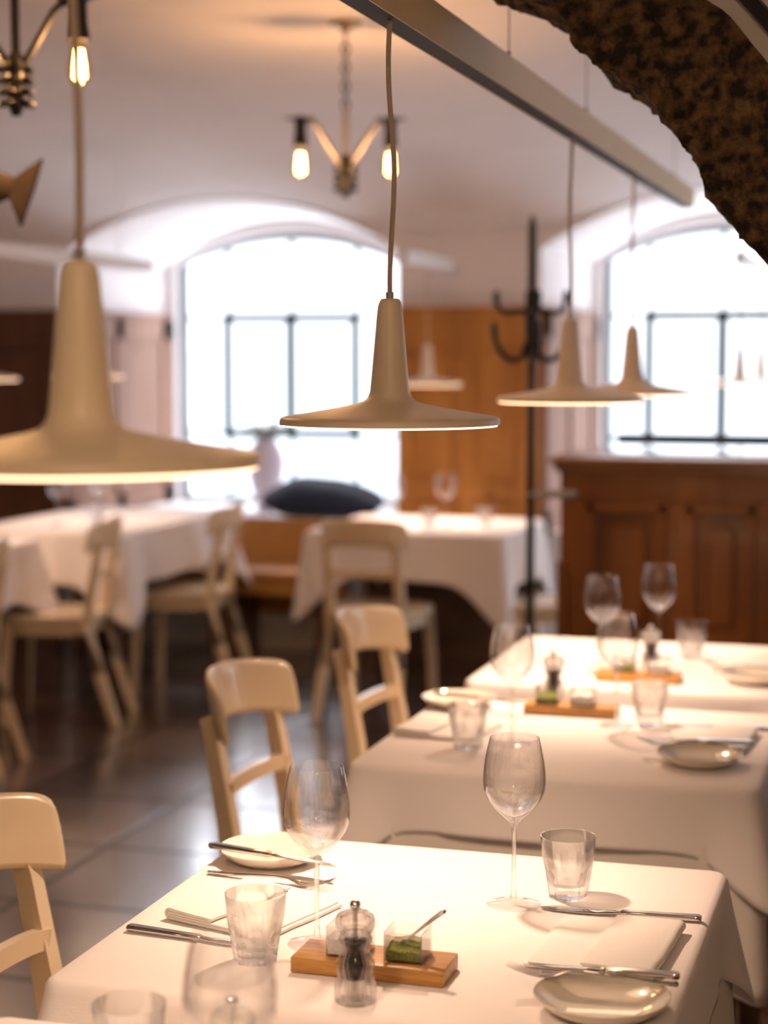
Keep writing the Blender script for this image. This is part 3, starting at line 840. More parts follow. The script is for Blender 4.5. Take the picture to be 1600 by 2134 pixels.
# ------------------------------------------------------------------ tables and cloths
def make_table(label, x0, x1, y0, y1, group):
    t = thing('dining_table', label, 'table', ((x0 + x1) / 2, (y0 + y1) / 2, 0), 0, group)
    hx, hy = (x1 - x0) / 2 - .012, (y1 - y0) / 2 - .012
    obj('tabletop', box(B(), -hx, hx, -hy, hy, .712, .742, .004), 'tablewood', t)
    obj('apron', box(B(), -hx + .04, hx - .04, -hy + .04, hy - .04, .63, .7115), 'tablewood', t)
    for sx in (-1, 1):
        for sy in (-1, 1):
            bm = B(); tube(bm, [(sx * (hx - .06), sy * (hy - .06), .629), (sx * (hx - .05), sy * (hy - .05), 0)], 0, rect=[(.026, .026), (.02, .02)]); obj('leg', bm, 'tablewood', t)
    return t

def cloth_mesh(hx, hy, ztop, drop, cr=.014, corner=.5, flare=.02, cflare=.07, wav=.008, seed=0, cw=.10, droprnd=.01, wf=2.3):
    rnd = random.Random(seed); ph = [rnd.random() * 6.28 for _ in range(4)]
    # perimeter
    per = []
    r_ = .03
    cs = [(hx - r_, hy - r_, 0), (-hx + r_, hy - r_, PI / 2), (-hx + r_, -hy + r_, PI), (hx - r_, -hy + r_, 3 * PI / 2)]
    for ci, (cx, cy, a0) in enumerate(cs):
        for k_ in range(9):
            a = a0 + PI / 2 * k_ / 8
            per.append((cx + r_ * math.cos(a), cy + r_ * math.sin(a), math.cos(a), math.sin(a)))
        nx_, ny_, na = cs[(ci + 1) % 4]
        a = a0 + PI / 2
        sx, sy = cx + r_ * math.cos(a), cy + r_ * math.sin(a)
        ex, ey = nx_ + r_ * math.cos(a), ny_ + r_ * math.sin(a)
        n_ = 34
        for k_ in range(1, n_):
            per.append((sx + (ex - sx) * k_ / n_, sy + (ey - sy) * k_ / n_, math.cos(a), math.sin(a)))
    bm = B(); N = len(per)
    s = 0; arc = [0]
    for i in range(1, N):
        arc.append(arc[-1] + math.hypot(per[i][0] - per[i - 1][0], per[i][1] - per[i - 1][1]))
    rings = []
    def cornerd(x, y): return min(math.hypot(x - sx * hx, y - sy * hy) for sx in (-1, 1) for sy in (-1, 1))
    K = 12
    specs = [(-.03, 0), (-.012, 0)] + [(-cr + cr * math.sin(q), -cr + cr * math.cos(q)) for q in (PI / 8, PI / 4, 3 * PI / 8, PI / 2)]
    for (dn, dz) in specs:
        rings.append([bm.verts.new((x + nx_ * dn, y + ny_ * dn, ztop + dz)) for x, y, nx_, ny_ in per])
    for k_ in range(1, K + 1):
        f = k_ / K
        ring = []
        for i, (x, y, nx_, ny_) in enumerate(per):
            d = cornerd(x, y); c = math.exp(-(d / cw) ** 2)
            dip = math.exp(-((d - cw * 1.9) / (cw * .7)) ** 2)
            w_ = math.sin(arc[i] * wf * 2 * PI + ph[0]) + .6 * math.sin(arc[i] * wf * 3.7 + ph[1])
            dt = drop * (1 + corner * c) + droprnd * math.sin(arc[i] * 2.1 + ph[2])
            o_ = flare * f + cflare * c * f ** 1.1 - dip * .55 * cflare * f + wav * w_ * f ** 1.3 * (1 - c)
            o_ = max(o_, .001)
            cxd, cyd = (math.copysign(1, x) * .707, math.copysign(1, y) * .707)
            vx = nx_ * (1 - c) + cxd * c; vy = ny_ * (1 - c) + cyd * c
            ring.append(bm.verts.new((x + vx * o_, y + vy * o_, ztop - cr - (dt - cr) * f)))
        rings.append(ring)
    for a, b_ in zip(rings[:-1], rings[1:]):
        for i in range(N): bm.faces.new((a[i], a[(i + 1) % N], b_[(i + 1) % N], b_[i]))
    bm.faces.new(rings[0])
    return bm

def put_cloth(label, cat, x0, x1, y0, y1, m, group, **kw):
    bm = cloth_mesh((x1 - x0) / 2, (y1 - y0) / 2, **kw)
    o = obj('tablecloth', bm, m, auto=80)
    o.location = ((x0 + x1) / 2, (y0 + y1) / 2, 0)
    sd = o.modifiers.new('thick', 'SOLIDIFY'); sd.thickness = .0012; sd.offset = -1
    return tag(o, label, cat, group)

TX0, TX1 = -1.015, -.252
ROW = [('front', 1.925, 2.648), ('middle', 3.158, 3.856), ('rear', 4.062, 4.765)]
GT = 'square tables in the row under the rail'
for i, (nm, y0, y1) in enumerate(ROW):
    make_table('dark wood table under the white cloths of the %s table in the row' % nm, TX0, TX1, y0, y1, GT)
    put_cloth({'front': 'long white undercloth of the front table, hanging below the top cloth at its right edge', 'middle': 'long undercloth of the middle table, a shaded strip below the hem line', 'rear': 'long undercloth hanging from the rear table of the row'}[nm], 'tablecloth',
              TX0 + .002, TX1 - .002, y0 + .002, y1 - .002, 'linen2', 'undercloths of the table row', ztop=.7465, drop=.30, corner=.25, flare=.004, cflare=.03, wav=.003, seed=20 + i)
    put_cloth({'front': 'white top cloth on the front table, in sharp focus', 'middle': 'white top cloth on the middle table, its shaded front drop facing the camera', 'rear': 'white top cloth on the rear table of the row, before the bar counter'}[nm], 'tablecloth',
              TX0, TX1, y0, y1, 'linen', 'white top cloths of the table row', ztop=.75, drop=.125, corner=.70, flare=.010, cflare=.05, wav=.004, cw=.065, droprnd=.004, seed=30 + i)
# nearest table, its top just below the frame
make_table('dark wood table nearest the camera, below the bottom edge of the photo', TX0, TX1, 1.13, 1.82, GT)
put_cloth('white cloth on the table nearest the camera, below the bottom edge of the photo', 'tablecloth', TX0, TX1, 1.13, 1.82, 'linen', 'white top cloths of the table row', ztop=.75, drop=.125, corner=.75, flare=.012, cflare=.03, wav=.003, seed=39)
# far tables
make_table('table by the pine-panelled pier under a white cloth with drooping corners', -2.56, -1.66, 7.36, 8.22, 'far tables')
put_cloth('white cloth with long drooping corners on the table by the pier', 'tablecloth', -2.56, -1.66, 7.36, 8.22, 'linen', 'white cloths on the far tables', ztop=.75, drop=.21, corner=1.0, flare=.03, cflare=.035, wav=.018, seed=41, cw=.13, droprnd=.02, wf=1.6)
make_table('long table at the far left reaching to the left window', -4.02, -3.24, 6.98, 8.25, 'far tables')
put_cloth('white cloth on the long left table, its corner hanging low in the aisle', 'tablecloth', -4.02, -3.24, 6.98, 8.25, 'linen', 'white cloths on the far tables', ztop=.75, drop=.22, corner=.75, flare=.04, cflare=.09, wav=.014, seed=42, cw=.13, wf=1.5)
make_table('table at the left edge of the photo, nearest of the left-hand tables', -4.30, -3.50, 5.55, 6.75, 'far tables')
put_cloth('white cloth on the left-hand table cut by the left edge of the photo', 'tablecloth', -4.30, -3.50, 5.55, 6.75, 'linen', 'white cloths on the far tables', ztop=.75, drop=.24, corner=.6, flare=.04, cflare=.08, wav=.014, seed=43, cw=.12, wf=1.5)

# ------------------------------------------------------------------ glasses
def make_wine(label, loc, group):
    t = thing('wine_glass', label, 'glass', loc, 0, group)
    outer = [(.0035, .108), (.0050, .114), (.0105, .120), (.0185, .127), (.0290, .137), (.0375, .149), (.0422, .161), (.0436, .172), (.0432, .185), (.0412, .202), (.0378, .220), (.0342, .2345), (.0338, .2352)]
    inner_ = [(.0333, .2345), (.0369, .220), (.0403, .202), (.0423, .185), (.0427, .172), (.0413, .161), (.0366, .1495), (.0281, .1385), (.0172, .130), (.008, .1255), (0, .124)]
    bm = B(); lathe(bm, outer + inner_, 64); obj('bowl', bm, 'glass', t)
    bm = B(); lathe(bm, [(0.0034, .1075), (.0032, .09), (.0030, .06), (.0032, .03), (.0045, .014), (.0060, .0085)], 24); obj('stem', bm, 'stemglass', t)
    bm = B(); lathe(bm, [(0, .0086), (.0060, .0085), (.012, .0058), (.025, .0032), (.0375, .0018), (.0385, .0010), (.0375, 0), (0, 0)], 64); obj('foot', bm, 'glass', t)
    return t
Z = .7506
GW = 'stemmed wine glasses laid on the white tables'
wg = make_wine('empty wine glass on the front table, left of the pepper mill', (-.731, 2.153, Z), GW)
dup(wg, (-.524, 2.392, Z), 0, 'empty wine glass on the front table, beside the right tumbler')
dup(wg, (-.590, 1.490, Z), 0, 'very blurred wine glass at the bottom edge, nearest the camera')
dup(wg, (-.752, 3.405, Z), 0, 'blurred wine glass on the middle table, left of the wooden board')
dup(wg, (-.582, 3.632, Z), 0, 'blurred wine glass on the middle table, right of the wooden board')
dup(wg, (-.715, 4.235, Z), 0, 'blurred wine glass on the rear table, left of the two against the dark bar')
dup(wg, (-.617, 4.500, Z), 0, 'blurred wine glass on the rear table, farthest one against the dark bar')
dup(wg, (-2.013, 7.72, Z), 0, 'far wine glass on the pier table, against the pine panelling')
dup(wg, (-2.20, 7.55, Z), 0, 'far wine glass on the pier table, at the edge of the left window')
dup(wg, (-3.70, 7.30, Z), 0, 'far wine glass on the long left table, left of its companion')
dup(wg, (-3.60, 7.52, Z), 0, 'far wine glass on the long left table, right of its companion')
dup(wg, (-3.86, 6.45, Z), 0, 'far wine glass on the table at the left edge of the photo')

def make_tumbler(label, loc, group):
    t = thing('water_tumbler', label, 'glass', loc, 0, group)
    nF = 9; H = .087
    prof = [(0, .0), (.0265, .0), (.0280, .0022), (.0290, .010), (.0302, .018), (.0315, .026), (.0326, .033), (.0335, .038), (.0343, .043), (.0352, .049), (.0366, .058), (.0378, .072), (.0390, .0855), (.0388, .087)]
    inn = [(.0374, .0868), (.0364, .072), (.0350, .058), (.0334, .045), (.0315, .034), (.0285, .024), (.0230, .0175), (.0120, .0160), (0, .0158)]
    amp = [0, 1, 1, 1, 1, 1, .95, .75, .40, .10, 0, 0, 0, 0]
    def fn(th, i):
        if i < len(prof):
            a = amp[i]
            if a == 0: return 1
            q = (th % (2 * PI / nF)) - PI / nF
            f = math.cos(PI / nF) / math.cos(q)
            top_cut = abs(q) / (PI / nF)
            aa = a if i < 7 else a * max(0, 1 - top_cut ** 2 * (.3 + .5 * (i - 6)))
            return 1 + (f - 1) * aa * 1.5
        return 1
    bm = B(); lathe(bm, prof + inn, nF * 10, fn=fn)
    obj('tumbler_body', bm, 'tumbler', t, auto=16)
    return t
GU = 'faceted water tumblers on the white tables'
def tumbler_obj(label, loc):
    t = make_tumbler(label, loc, GU); b_ = t.children[0]
    b_.parent = None; b_.name = 'water_tumbler'; b_.location = loc
    for k_ in ('label', 'category', 'group'): b_[k_] = t[k_]
    bpy.data.objects.remove(t); b_.name = 'water_tumbler'
    return b_
tu = tumbler_obj('faceted water tumbler on the front table, left of the pepper mill', (-.785, 2.072, Z))
dup(tu, (-.459, 2.450, Z), .2, 'faceted water tumbler on the front table, behind the right-hand knife')
dup(tu, (-.775, 1.672, Z), .1, 'pale blurred water tumbler at the bottom edge, left of the nearest wine glass')
dup(tu, (-.826, 3.345, Z), .3, 'blurred water tumbler on the middle table, on the left beside the napkin')
dup(tu, (-.520, 3.672, Z), .4, 'blurred water tumbler on the middle table, right of the wooden board')
dup(tu, (-.540, 4.545, Z), .5, 'blurred water tumbler on the rear table, against the dark bar')
dup(tu, (-1.85, 7.80, Z), .5, 'far tumbler near the right corner of the pier table')
dup(tu, (-2.05, 7.58, Z), .5, 'far tumbler in the middle of the pier table')
dup(tu, (-3.52, 7.30, Z), .5, 'far tumbler on the long left table')
dup(tu, (-3.80, 6.20, Z), .5, 'far tumbler on the table at the left edge of the photo')

# ------------------------------------------------------------------ pepper mills
def make_mill(label, loc, group):
    t = thing('pepper_mill', label, 'pepper mill', loc, 0, group)
    bm = B()
    lathe(bm, [(.0240, 0), (.0252, .002), (.0256, .012), (.0252, .020), (.0232, .025), (.0226, .0285), (.0212, .032), (.0226, .037), (.0232, .042), (.0224, .048), (.0188, .055), (.0152, .062), (.0158, .067), (.0198, .0720), (.0203, .077), (.0184, .081), (.0130, .0812), (.0150, .072), (.0118, .062), (.0130, .055), (.0160, .045), (.0150, .030), (.0135, .027), (.0135, 0)], 48, close=True)
    obj('body', bm, 'acrylic', t)
    bm = B()
    lathe(bm, [(.0120, .0815), (.0185, .0818), (.0200, .084), (.0215, .087), (.0238, .092), (.0240, .097), (.0222, .103), (.0170, .1068), (.0100, .1085), (.0030, .1090), (.0030, .1060), (.0120, .1040), (.0185, .1000), (.0190, .094), (.0160, .0875), (.0120, .0860)], 48, close=True)
    obj('head', bm, 'acrylic', t)
    bm = B(); lathe(bm, [(0, .1091), (.0040, .1091), (.0040, .1105), (.0058, .1120), (.0068, .1150), (.0062, .1185), (.0040, .1210), (0, .1218)], 28); obj('knob', bm, 'chrome', t)
    bm = B(); lathe(bm, [(0, .028), (.0105, .028), (.0115, .033), (.0138, .044), (.0108, .053), (.0090, .061), (.0122, .069), (.0138, .0735), (.0100, .0755), (0, .0750)], 32)
    for v in bm.verts:
        v.co += noise.noise_vector(v.co * 500) * .0008
    o = obj('peppercorns', bm, 'pepper', t); o['kind'] = 'stuff'
    bm = B(); tube(bm, [(0, 0, .0755), (0, 0, .1088)], .0026, 12); obj('shaft', bm, 'steel', t)
    bm = B(); lathe(bm, [(0, .002), (.0085, .002), (.0100, .006), (.0115, .018), (.0120, .0275), (0, .0275)], 28); obj('grinder', bm, 'steel', t)
    return t
GM = 'clear acrylic pepper mills'
ml_ = make_mill('clear pepper mill with a steel ball knob on the front table, before the wooden board', (-.622, 1.972, Z), GM)
dup(ml_, (-.644, 1.633, Z), 0, 'blurred clear pepper mill at the bottom edge, only its head showing')
dup(ml_, (-.750, 3.815, Z), 0, 'blurred pepper mill on the middle table, behind the wooden board')
dup(ml_, (-.60, 4.24, Z), 0, 'blurred pepper mill on the rear table, behind its wooden board')

# ------------------------------------------------------------------ boards with salt and herb pots
def make_board(label, loc, rz, group):
    bm = B(); box(bm, -.0975, .0975, -.037, .037, 0, .020, .0018, 2)
    o = obj('serving_board', bm, 'oak'); o.location = loc; o.rotation_euler = (0, 0, rz)
    return tag(o, label, 'board', group)
def square_pot(label, loc, fill, fillname, fh, group):
    t = thing('condiment_pot', label, 'pot', loc, 0, group)
    bm = B(); h = .0245; wv = .037; th = .0016
    for (x0, x1, y0, y1) in ((-h, h, -h, -h + th), (-h, h, h - th, h), (-h, -h + th, -h + th, h - th), (h - th, h, -h + th, h - th)):
        box(bm, x0, x1, y0, y1, 0, wv)
    box(bm, -h + th, h - th, -h + th, h - th, 0, .002)
    obj('pot_wall', bm, 'boxacrylic', t, smooth=False)
    bm = B(); n_ = 16; g = []
    s_ = h - th - .0006
    for j in range(n_ + 1):
        row = []
        for i in range(n_ + 1):
            x = -s_ + 2 * s_ * i / n_; y = -s_ + 2 * s_ * j / n_
            z = fh + .003 * noise.noise(Vector((x * 60 + loc[0] * 9, y * 60, 1))) + (.0025 * (y / s_) if fillname == 'green_salt' else 0) + .0016 * noise.noise(Vector((x * 400, y * 400, 3)))
            row.append(bm.verts.new((x, y, z)))
        g.append(row)
    for j in range(n_):
        for i in range(n_): bm.faces.new((g[j][i], g[j][i + 1], g[j + 1][i + 1], g[j + 1][i]))
    bord = [g[0][i] for i in range(n_ + 1)] + [g[j][n_] for j in range(1, n_ + 1)] + [g[n_][i] for i in range(n_ - 1, -1, -1)] + [g[j][0] for j in range(n_ - 1, 0, -1)]
    low = [bm.verts.new((v.co.x, v.co.y, .0025)) for v in bord]
    for i in range(len(bord)): bm.faces.new((bord[i], low[i], low[(i + 1) % len(bord)], bord[(i + 1) % len(bord)]))
    bm.faces.new(low)
    o = obj(fillname, bm, fill, t); o['kind'] = 'stuff'
    return t
GB = 'small wooden boards for salt and herb pots'
bd = make_board('small oiled wooden board on the front table, carrying two clear pots', (-.6305, 2.078, Z), -.004, GB)
dup(bd, (-.695, 3.735, Z), 0, 'small wooden board on the middle table, left of the right-hand wine glass')
dup(bd, (-.616, 4.165, Z), 0, 'small wooden board on the rear table, thin orange strip behind the wine glass')
ZB = Z + .0202
GP = 'square clear pots on the wooden boards'
p1 = square_pot('clear square pot of white salt on the front wooden board, behind the pepper mill', (-.662, 2.080, ZB), 'salt', 'white_salt', .022, GP)
p2 = square_pot('clear square pot of green herb salt on the front wooden board', (-.588, 2.080, ZB), 'herb', 'green_salt', .0165, GP)
dup(p2, (-.745, 3.737, ZB), 0, 'blurred square pot of green herb salt on the middle wooden board')
dup(p1, (-.670, 3.737, ZB), 0, 'blurred square pot of white salt on the middle wooden board')
dup(p1, (-.570, 4.165, ZB), 0, 'blurred square pot of white salt on the rear wooden board')
dup(p2, (-.650, 4.165, ZB), 0, 'blurred square pot of green herb salt on the rear wooden board')

def small_spoon():
    # local: bowl at origin, handle rises along +x
    bm = B()
    tube(bm, [(0, 0, 0), (.008, 0, .005), (.022, 0, .014), (.038, 0, .024), (.050, 0, .031), (.054, 0, .0325), (.056, 0, .0325)], 0, rect=[(.0020, .0012), (.0024, .0014), (.0028, .0017), (.0036, .0021), (.0042, .0024), (.0036, .0018), (.0015, .0008)])
    rings_ = []
    for i in range(7):
        a = i / 6 * PI / 2
        rings_.append([bm.verts.new((-.006 + .009 * math.cos(q) * math.sin(a + .001), .006 * math.sin(q) * math.sin(a + .001), -.0030 * math.cos(a) + .001 * math.cos(q))) for q in [2 * PI * k_ / 16 for k_ in range(16)]])
    for a, b_ in zip(rings_[:-1], rings_[1:]):
        for k_ in range(16): bm.faces.new((a[k_], a[(k_ + 1) % 16], b_[(k_ + 1) % 16], b_[k_]))
    o = obj('salt_spoon', bm, 'steel')
    return o
sp = small_spoon(); sp.location = (-.592, 2.082, ZB + .0200); sp.rotation_euler = (0, math.radians(-8), .12)
tag(sp, 'tiny steel spoon standing in the green herb salt on the front table', 'spoon')

# ------------------------------------------------------------------ cutlery
def loft(bm, secs):
    """secs: (x, y, z, half width, half thickness)"""
    rings_ = []
    for (x, y, z, hw, ht) in secs:
        rings_.append([bm.verts.new((x, y + hw * c, z + ht * s_)) for c, s_ in ((-1, -.4), (-.7, -1), (.7, -1), (1, -.4), (1, .4), (.7, 1), (-.7, 1), (-1, .4))])
    for a, b_ in zip(rings_[:-1], rings_[1:]):
        for k_ in range(8): bm.faces.new((a[k_], a[(k_ + 1) % 8], b_[(k_ + 1) % 8], b_[k_]))
    bm.faces.new(rings_[0][::-1]); bm.faces.new(rings_[-1])
def make_knife(label, loc, rz, group, tilt=(0, 0)):
    """tip at -x, handle end at +x; length 0.22"""
    t = thing('table_knife', label, 'knife', loc, rz, group)
    t.rotation_euler = (tilt[0], tilt[1], rz)
    bm = B(); loft(bm, [(.0, 0, .0035, .0045, .0028), (.003, 0, .0036, .0060, .0036), (.040, 0, .0038, .0062, .0038), (.080, 0, .0042, .0066, .0042), (.100, 0, .0044, .0070, .0044), (.106, 0, .0044, .0066, .0042), (.109, 0, .0044, .0045, .003)])
    obj('handle', bm, 'steel', t)
    bm = B(); loft(bm, [(-.111, .004, .0018, .0010, .0003), (-.105, .002, .0018, .0045, .0006), (-.090, 0, .0020, .0075, .0008), (-.060, -.001, .0022, .0092, .0009), (-.030, -.001, .0025, .0090, .0010), (-.012, 0, .0030, .0060, .0016), (-.004, 0, .0034, .0040, .0024), (.0005, 0, .0035, .0042, .0026)])
    obj('blade', bm, 'steel', t)
    return t
def make_fork(label, loc, rz, group, tilt=(0, 0)):
    """tines at -x, handle end at +x; tines up; length 0.205"""
    bm = B()
    loft(bm, [(.100, 0, .0030, .0030, .0015), (.098, 0, .0030, .0052, .0022), (.070, 0, .0034, .0050, .0022), (.030, 0, .0060, .0036, .0020), (-.010, 0, .0085, .0028, .0019), (-.030, 0, .0075, .0030, .0016), (-.042, 0, .0045, .0065, .0011), (-.050, 0, .0030, .0105, .0009), (-.062, 0, .0025, .0118, .0008)])
    for k_ in range(4):
        y = -.0099 + .0066 * k_
        loft(bm, [(-.0615, y, .0025, .0018, .0008), (-.075, y, .0045, .0015, .0008), (-.090, y * .97, .0085, .0012, .0007), (-.103, y * .94, .0140, .0006, .0005)])
    o = obj('table_fork', bm, 'steel'); o.location = loc; o.rotation_euler = (tilt[0], tilt[1], rz)
    return tag(o, label, 'fork', group)
GK = 'steel table knives'; GF = 'steel table forks'
ZC = Z + .0004
kn = make_knife('steel knife lying behind the napkin on the right of the front table', (-.3735, 2.383, ZC), .027, GK)
dup(kn, (-.880, 2.122, ZC), PI - .10, 'steel knife on the front table, lying left of the left tumbler')
# ------------------------------------------------------------------ plates
def make_plate(label, loc, group):
    bm = B(); lathe(bm, [(0, .0025), (.040, .0025), (.052, .0045), (.066, .012), (.0775, .0205), (.0790, .0222), (.0800, .0215), (.0785, .0190), (.068, .0095), (.054, .0012), (.046, 0), (.042, .0005), (0, .0008)], 72)
    o = obj('bread_plate', bm, 'porcelain'); o.location = loc
    return tag(o, label, 'plate', group)
GPl = 'small cream bread plates'
pl = make_plate('small cream plate with fork and knife across it, right of the front table', (-.337, 2.019, ZC), GPl)
dup(pl, (-.920, 2.500, ZC), 0, 'small cream plate with a knife across it at the back left of the front table')
dup(pl, (-.378, 3.335, ZC), 0, 'blurred bread plate on the right of the middle table')
dup(pl, (-.945, 3.745, ZC), 0, 'blurred bread plate on the left of the middle table')
dup(pl, (-.350, 4.215, ZC), 0, 'blurred bread plate at the right edge of the photo on the rear table')
ZP = ZC + .0222
fk = make_fork('steel fork resting on the right-hand plate of the front table, tines over the cloth', (-.354, 2.056, ZP + .0005), .065, GF)
kk = dup(kn, (-.343, 2.066, ZP + .0075), .03, 'steel knife lying across the right-hand plate of the front table, over the fork')
kk.scale = (.82, .9, .9)
dup(kn, (-.898, 2.440, ZP + .0008), PI - .20, 'steel knife lying across the left-hand plate of the front table')
f2 = dup(fk, (-.886, 2.396, ZC + .0005), PI - .10, 'steel fork on the front table between the left plate and the left napkin')
dup(fk, (-.395, 3.372, ZP + .0005), .065, 'blurred fork on the bread plate of the middle table')
dup(kn, (-.393, 3.380, ZP + .0080), .03, 'blurred knife on the bread plate of the middle table')
dup(kn, (-.370, 3.67, ZC), .027, 'blurred knife on the cloth at the right of the middle table')
dup(kn, (-.890, 3.71, ZP + .0008), PI - .20, 'blurred knife on the left-hand bread plate of the middle table')
dup(fk, (-.370, 4.255, ZP + .0005), .065, 'blurred fork on the bread plate of the rear table')

# ------------------------------------------------------------------ napkins
def make_napkin(label, loc, rz, w1, w2, ln, group, seed=0):
    """fold at +x; long lower layers run w1 back, top layers w2"""
    bm = B()
    N = 22
    H = .0155
    def arc(cx, cz, r_, n_=8): return [(cx + r_ * math.sin(PI * i / n_), cz - r_ * math.cos(PI * i / n_)) for i in range(n_ + 1)]
    def C_(w_lo, w_hi, z0, z1, th, x1):
        r_ = (z1 - z0) / 2
        o_ = [(-w_lo, z0), (-w_lo * .66, z0), (-w_lo * .33, z0)] + arc(x1 - r_, z0 + r_, r_) + [(-w_hi * .5, z1), (-w_hi, z1)]
        ri = r_ - th
        i_ = [(-w_hi, z1 - th), (-w_hi * .5, z1 - th)] + arc(x1 - r_, z0 + r_, ri)[::-1] + [(-w_lo * .33, z0 + th), (-w_lo * .66, z0 + th), (-w_lo, z0 + th)]
        return o_ + i_
    for (S, sh) in ((C_(w1, w2, 0, H, .0038, 0), 0), (C_(w1 - .006, w2 - .003, .0044, H - .0044, .0030, -.0045), 0)):
        rws = []
        for j in range(N + 1):
            v_ = j / N; y = -ln / 2 + ln * v_
            rw = []
            for (x, z) in S:
                lift = max(0, (z - .004) / H)
                wob = .0022 * noise.noise(Vector((x * 16 + seed, y * 12, .5))) * lift
                droop = -.005 * lift * max(0, min(1, (-x - .02) / max(.02, w2))) 
                soft = .0018 * noise.noise(Vector((y * 22, seed, z * 40)))
                rw.append(bm.verts.new((x + soft, y + .0012 * noise.noise(Vector((x * 20, seed, z * 90))) * (1 if j in (0, N) else 0), max(.0008, z + wob + droop + .0008))))
            rws.append(rw)
        m_ = len(S)
        for a, b_ in zip(rws[:-1], rws[1:]):
            for k_ in range(m_): bm.faces.new((a[k_], a[(k_ + 1) % m_], b_[(k_ + 1) % m_], b_[k_]))
        for rw in (rws[0], rws[-1]):
            h_ = m_ // 2
            for k_ in range(h_ - 1):
                bm.faces.new((rw[k_], rw[k_ + 1], rw[m_ - 2 - k_], rw[m_ - 1 - k_]))
    o = obj('folded_napkin', bm, 'napkin', auto=50)
    o.location = loc; o.rotation_euler = (0, 0, rz)
    return tag(o, label, 'napkin', group)
GN = 'folded white napkins'
na = make_napkin('folded white napkin behind the plate on the right of the front table', (-.286, 2.233, ZC), -.06, .165, .092, .20, GN, 1)
nb = make_napkin('folded white napkin on the left of the front table, between fork and knife', (-.935, 2.275, ZC), PI - .30, .170, .080, .175, GN, 5)
dup(na, (-.300, 3.53, ZC), -.06, 'blurred folded napkin on the right of the middle table')
dup(nb, (-.985, 3.50, ZC), PI - .15, 'blurred folded napkin on the left of the middle table')
dup(na, (-.300, 4.44, ZC), -.06, 'blurred folded napkin on the rear table of the row')

# ------------------------------------------------------------------ bench, cushion, vase
t = thing('window_bench', 'orange pine bench with a panelled back below the left window', 'bench', (-3.2, 8.55, 0))
bm = B(); box(bm, -1.0, .50, -.25, .17, .405, .445, .008); obj('seat', bm, 'pine', t)
bm = B(); box(bm, -1.0, .55, .17, .199, .18, .672, .004); obj('backrest', bm, 'pine', t)
bm = B(); box(bm, -1.0, .50, -.23, -.20, .325, .4045, .003); obj('seat_rail', bm, 'pine', t)
for x in (-.92, -.1, .47):
    bm = B(); box(bm, x - .03, x + .03, -.20, .165, 0, .324, .003); obj('leg', bm, 'tablewood', t)
t = thing('wall_bench', 'dark bench shape against the pine pier, added to darken the space under the table', 'bench', (-2.13, 8.40, 0))  # dark box added to cover bright panelling below the pier table
bm = B(); box(bm, -.46, .34, -.12, .14, .40, .44, .006); obj('seat', bm, 'tablewood', t)
bm = B(); box(bm, -.46, .34, -.10, -.07, 0, .399, .003); obj('front_board', bm, 'tablewood', t)
struct('trim_10', box(B(), XL + .3, -2.3, 8.752, 8.79, .0, .634), 'tablewood')

bm = B()
bmesh.ops.create_uvsphere(bm, u_segments=40, v_segments=24, radius=1)
for v in bm.verts:
    x, y, z = v.co
    sx = math.copysign(abs(x) ** .7, x); sy = math.copysign(abs(y) ** .7, y)
    puff = (1 - abs(x) ** 3) * (1 - abs(y) ** 3) + .08
    z *= (1.0 + .25 * max(0, 1 - abs(x + .25) * 1.6)) if z > 0 else 1.0
    v.co = Vector((sx * .33 + .01 * noise.noise(Vector((x * 3, y * 3, 0))), sy * .24, z * .085 * (puff * .8 + .2) + .004 * noise.noise(Vector((x * 5, y * 5, z * 3)))))
cu = obj('cushion', bm, 'navy'); cu.location = (-3.06, 9.14, .735); cu.rotation_euler = (.20, .05, .15)
tag(cu, 'dark navy cushion lying on the sill of the left window', 'cushion')

t = thing('flower_vase', 'pale lilac vase of flowers on the sill in the left window', 'vase', (-3.50, 9.45, .636))
bm = B(); lathe(bm, [(0, 0), (.045, 0), (.050, .006), (.060, .05), (.085, .14), (.105, .24), (.105, .30), (.085, .36), (.06, .395), (.062, .41), (.055, .41), (.052, .395), (.075, .355), (.0, .35)], 40); obj('vase_body', bm, 'vase', t)
bm = B(); rnd = random.Random(5)
for i in range(15):
    a = rnd.random() * 6.28; rr_ = rnd.random() * .13; h = .42 + rnd.random() * .09
    tube(bm, bez((0.02 * math.cos(a), .02 * math.sin(a), .36), (.02 * math.cos(a), .02 * math.sin(a), .43), (rr_ * .6 * math.cos(a), rr_ * .6 * math.sin(a), h), (rr_ * math.cos(a), rr_ * math.sin(a), h), 6), .003, 6)
obj('stems', bm, 'leaf', t)
bm = B()
for i in range(60):
    a = rnd.random() * 6.28; rr_ = .04 + rnd.random() * .13; h = .41 + rnd.random() * .07
    c = Vector((rr_ * math.cos(a), rr_ * math.sin(a), h)); d = Vector((math.cos(a), math.sin(a), rnd.random() - .5)).normalized(); s_ = d.cross(Vector((0, 0, 1))).normalized()
    v = [bm.verts.new(c - d * .025), bm.verts.new(c + s_ * .013 + Vector((0, 0, .004))), bm.verts.new(c + d * .03), bm.verts.new(c - s_ * .013 + Vector((0, 0, .004)))]
    bm.faces.new(v)
o = obj('leaves', bm, 'leaf', t); sd = o.modifiers.new('thick', 'SOLIDIFY'); sd.thickness = .001
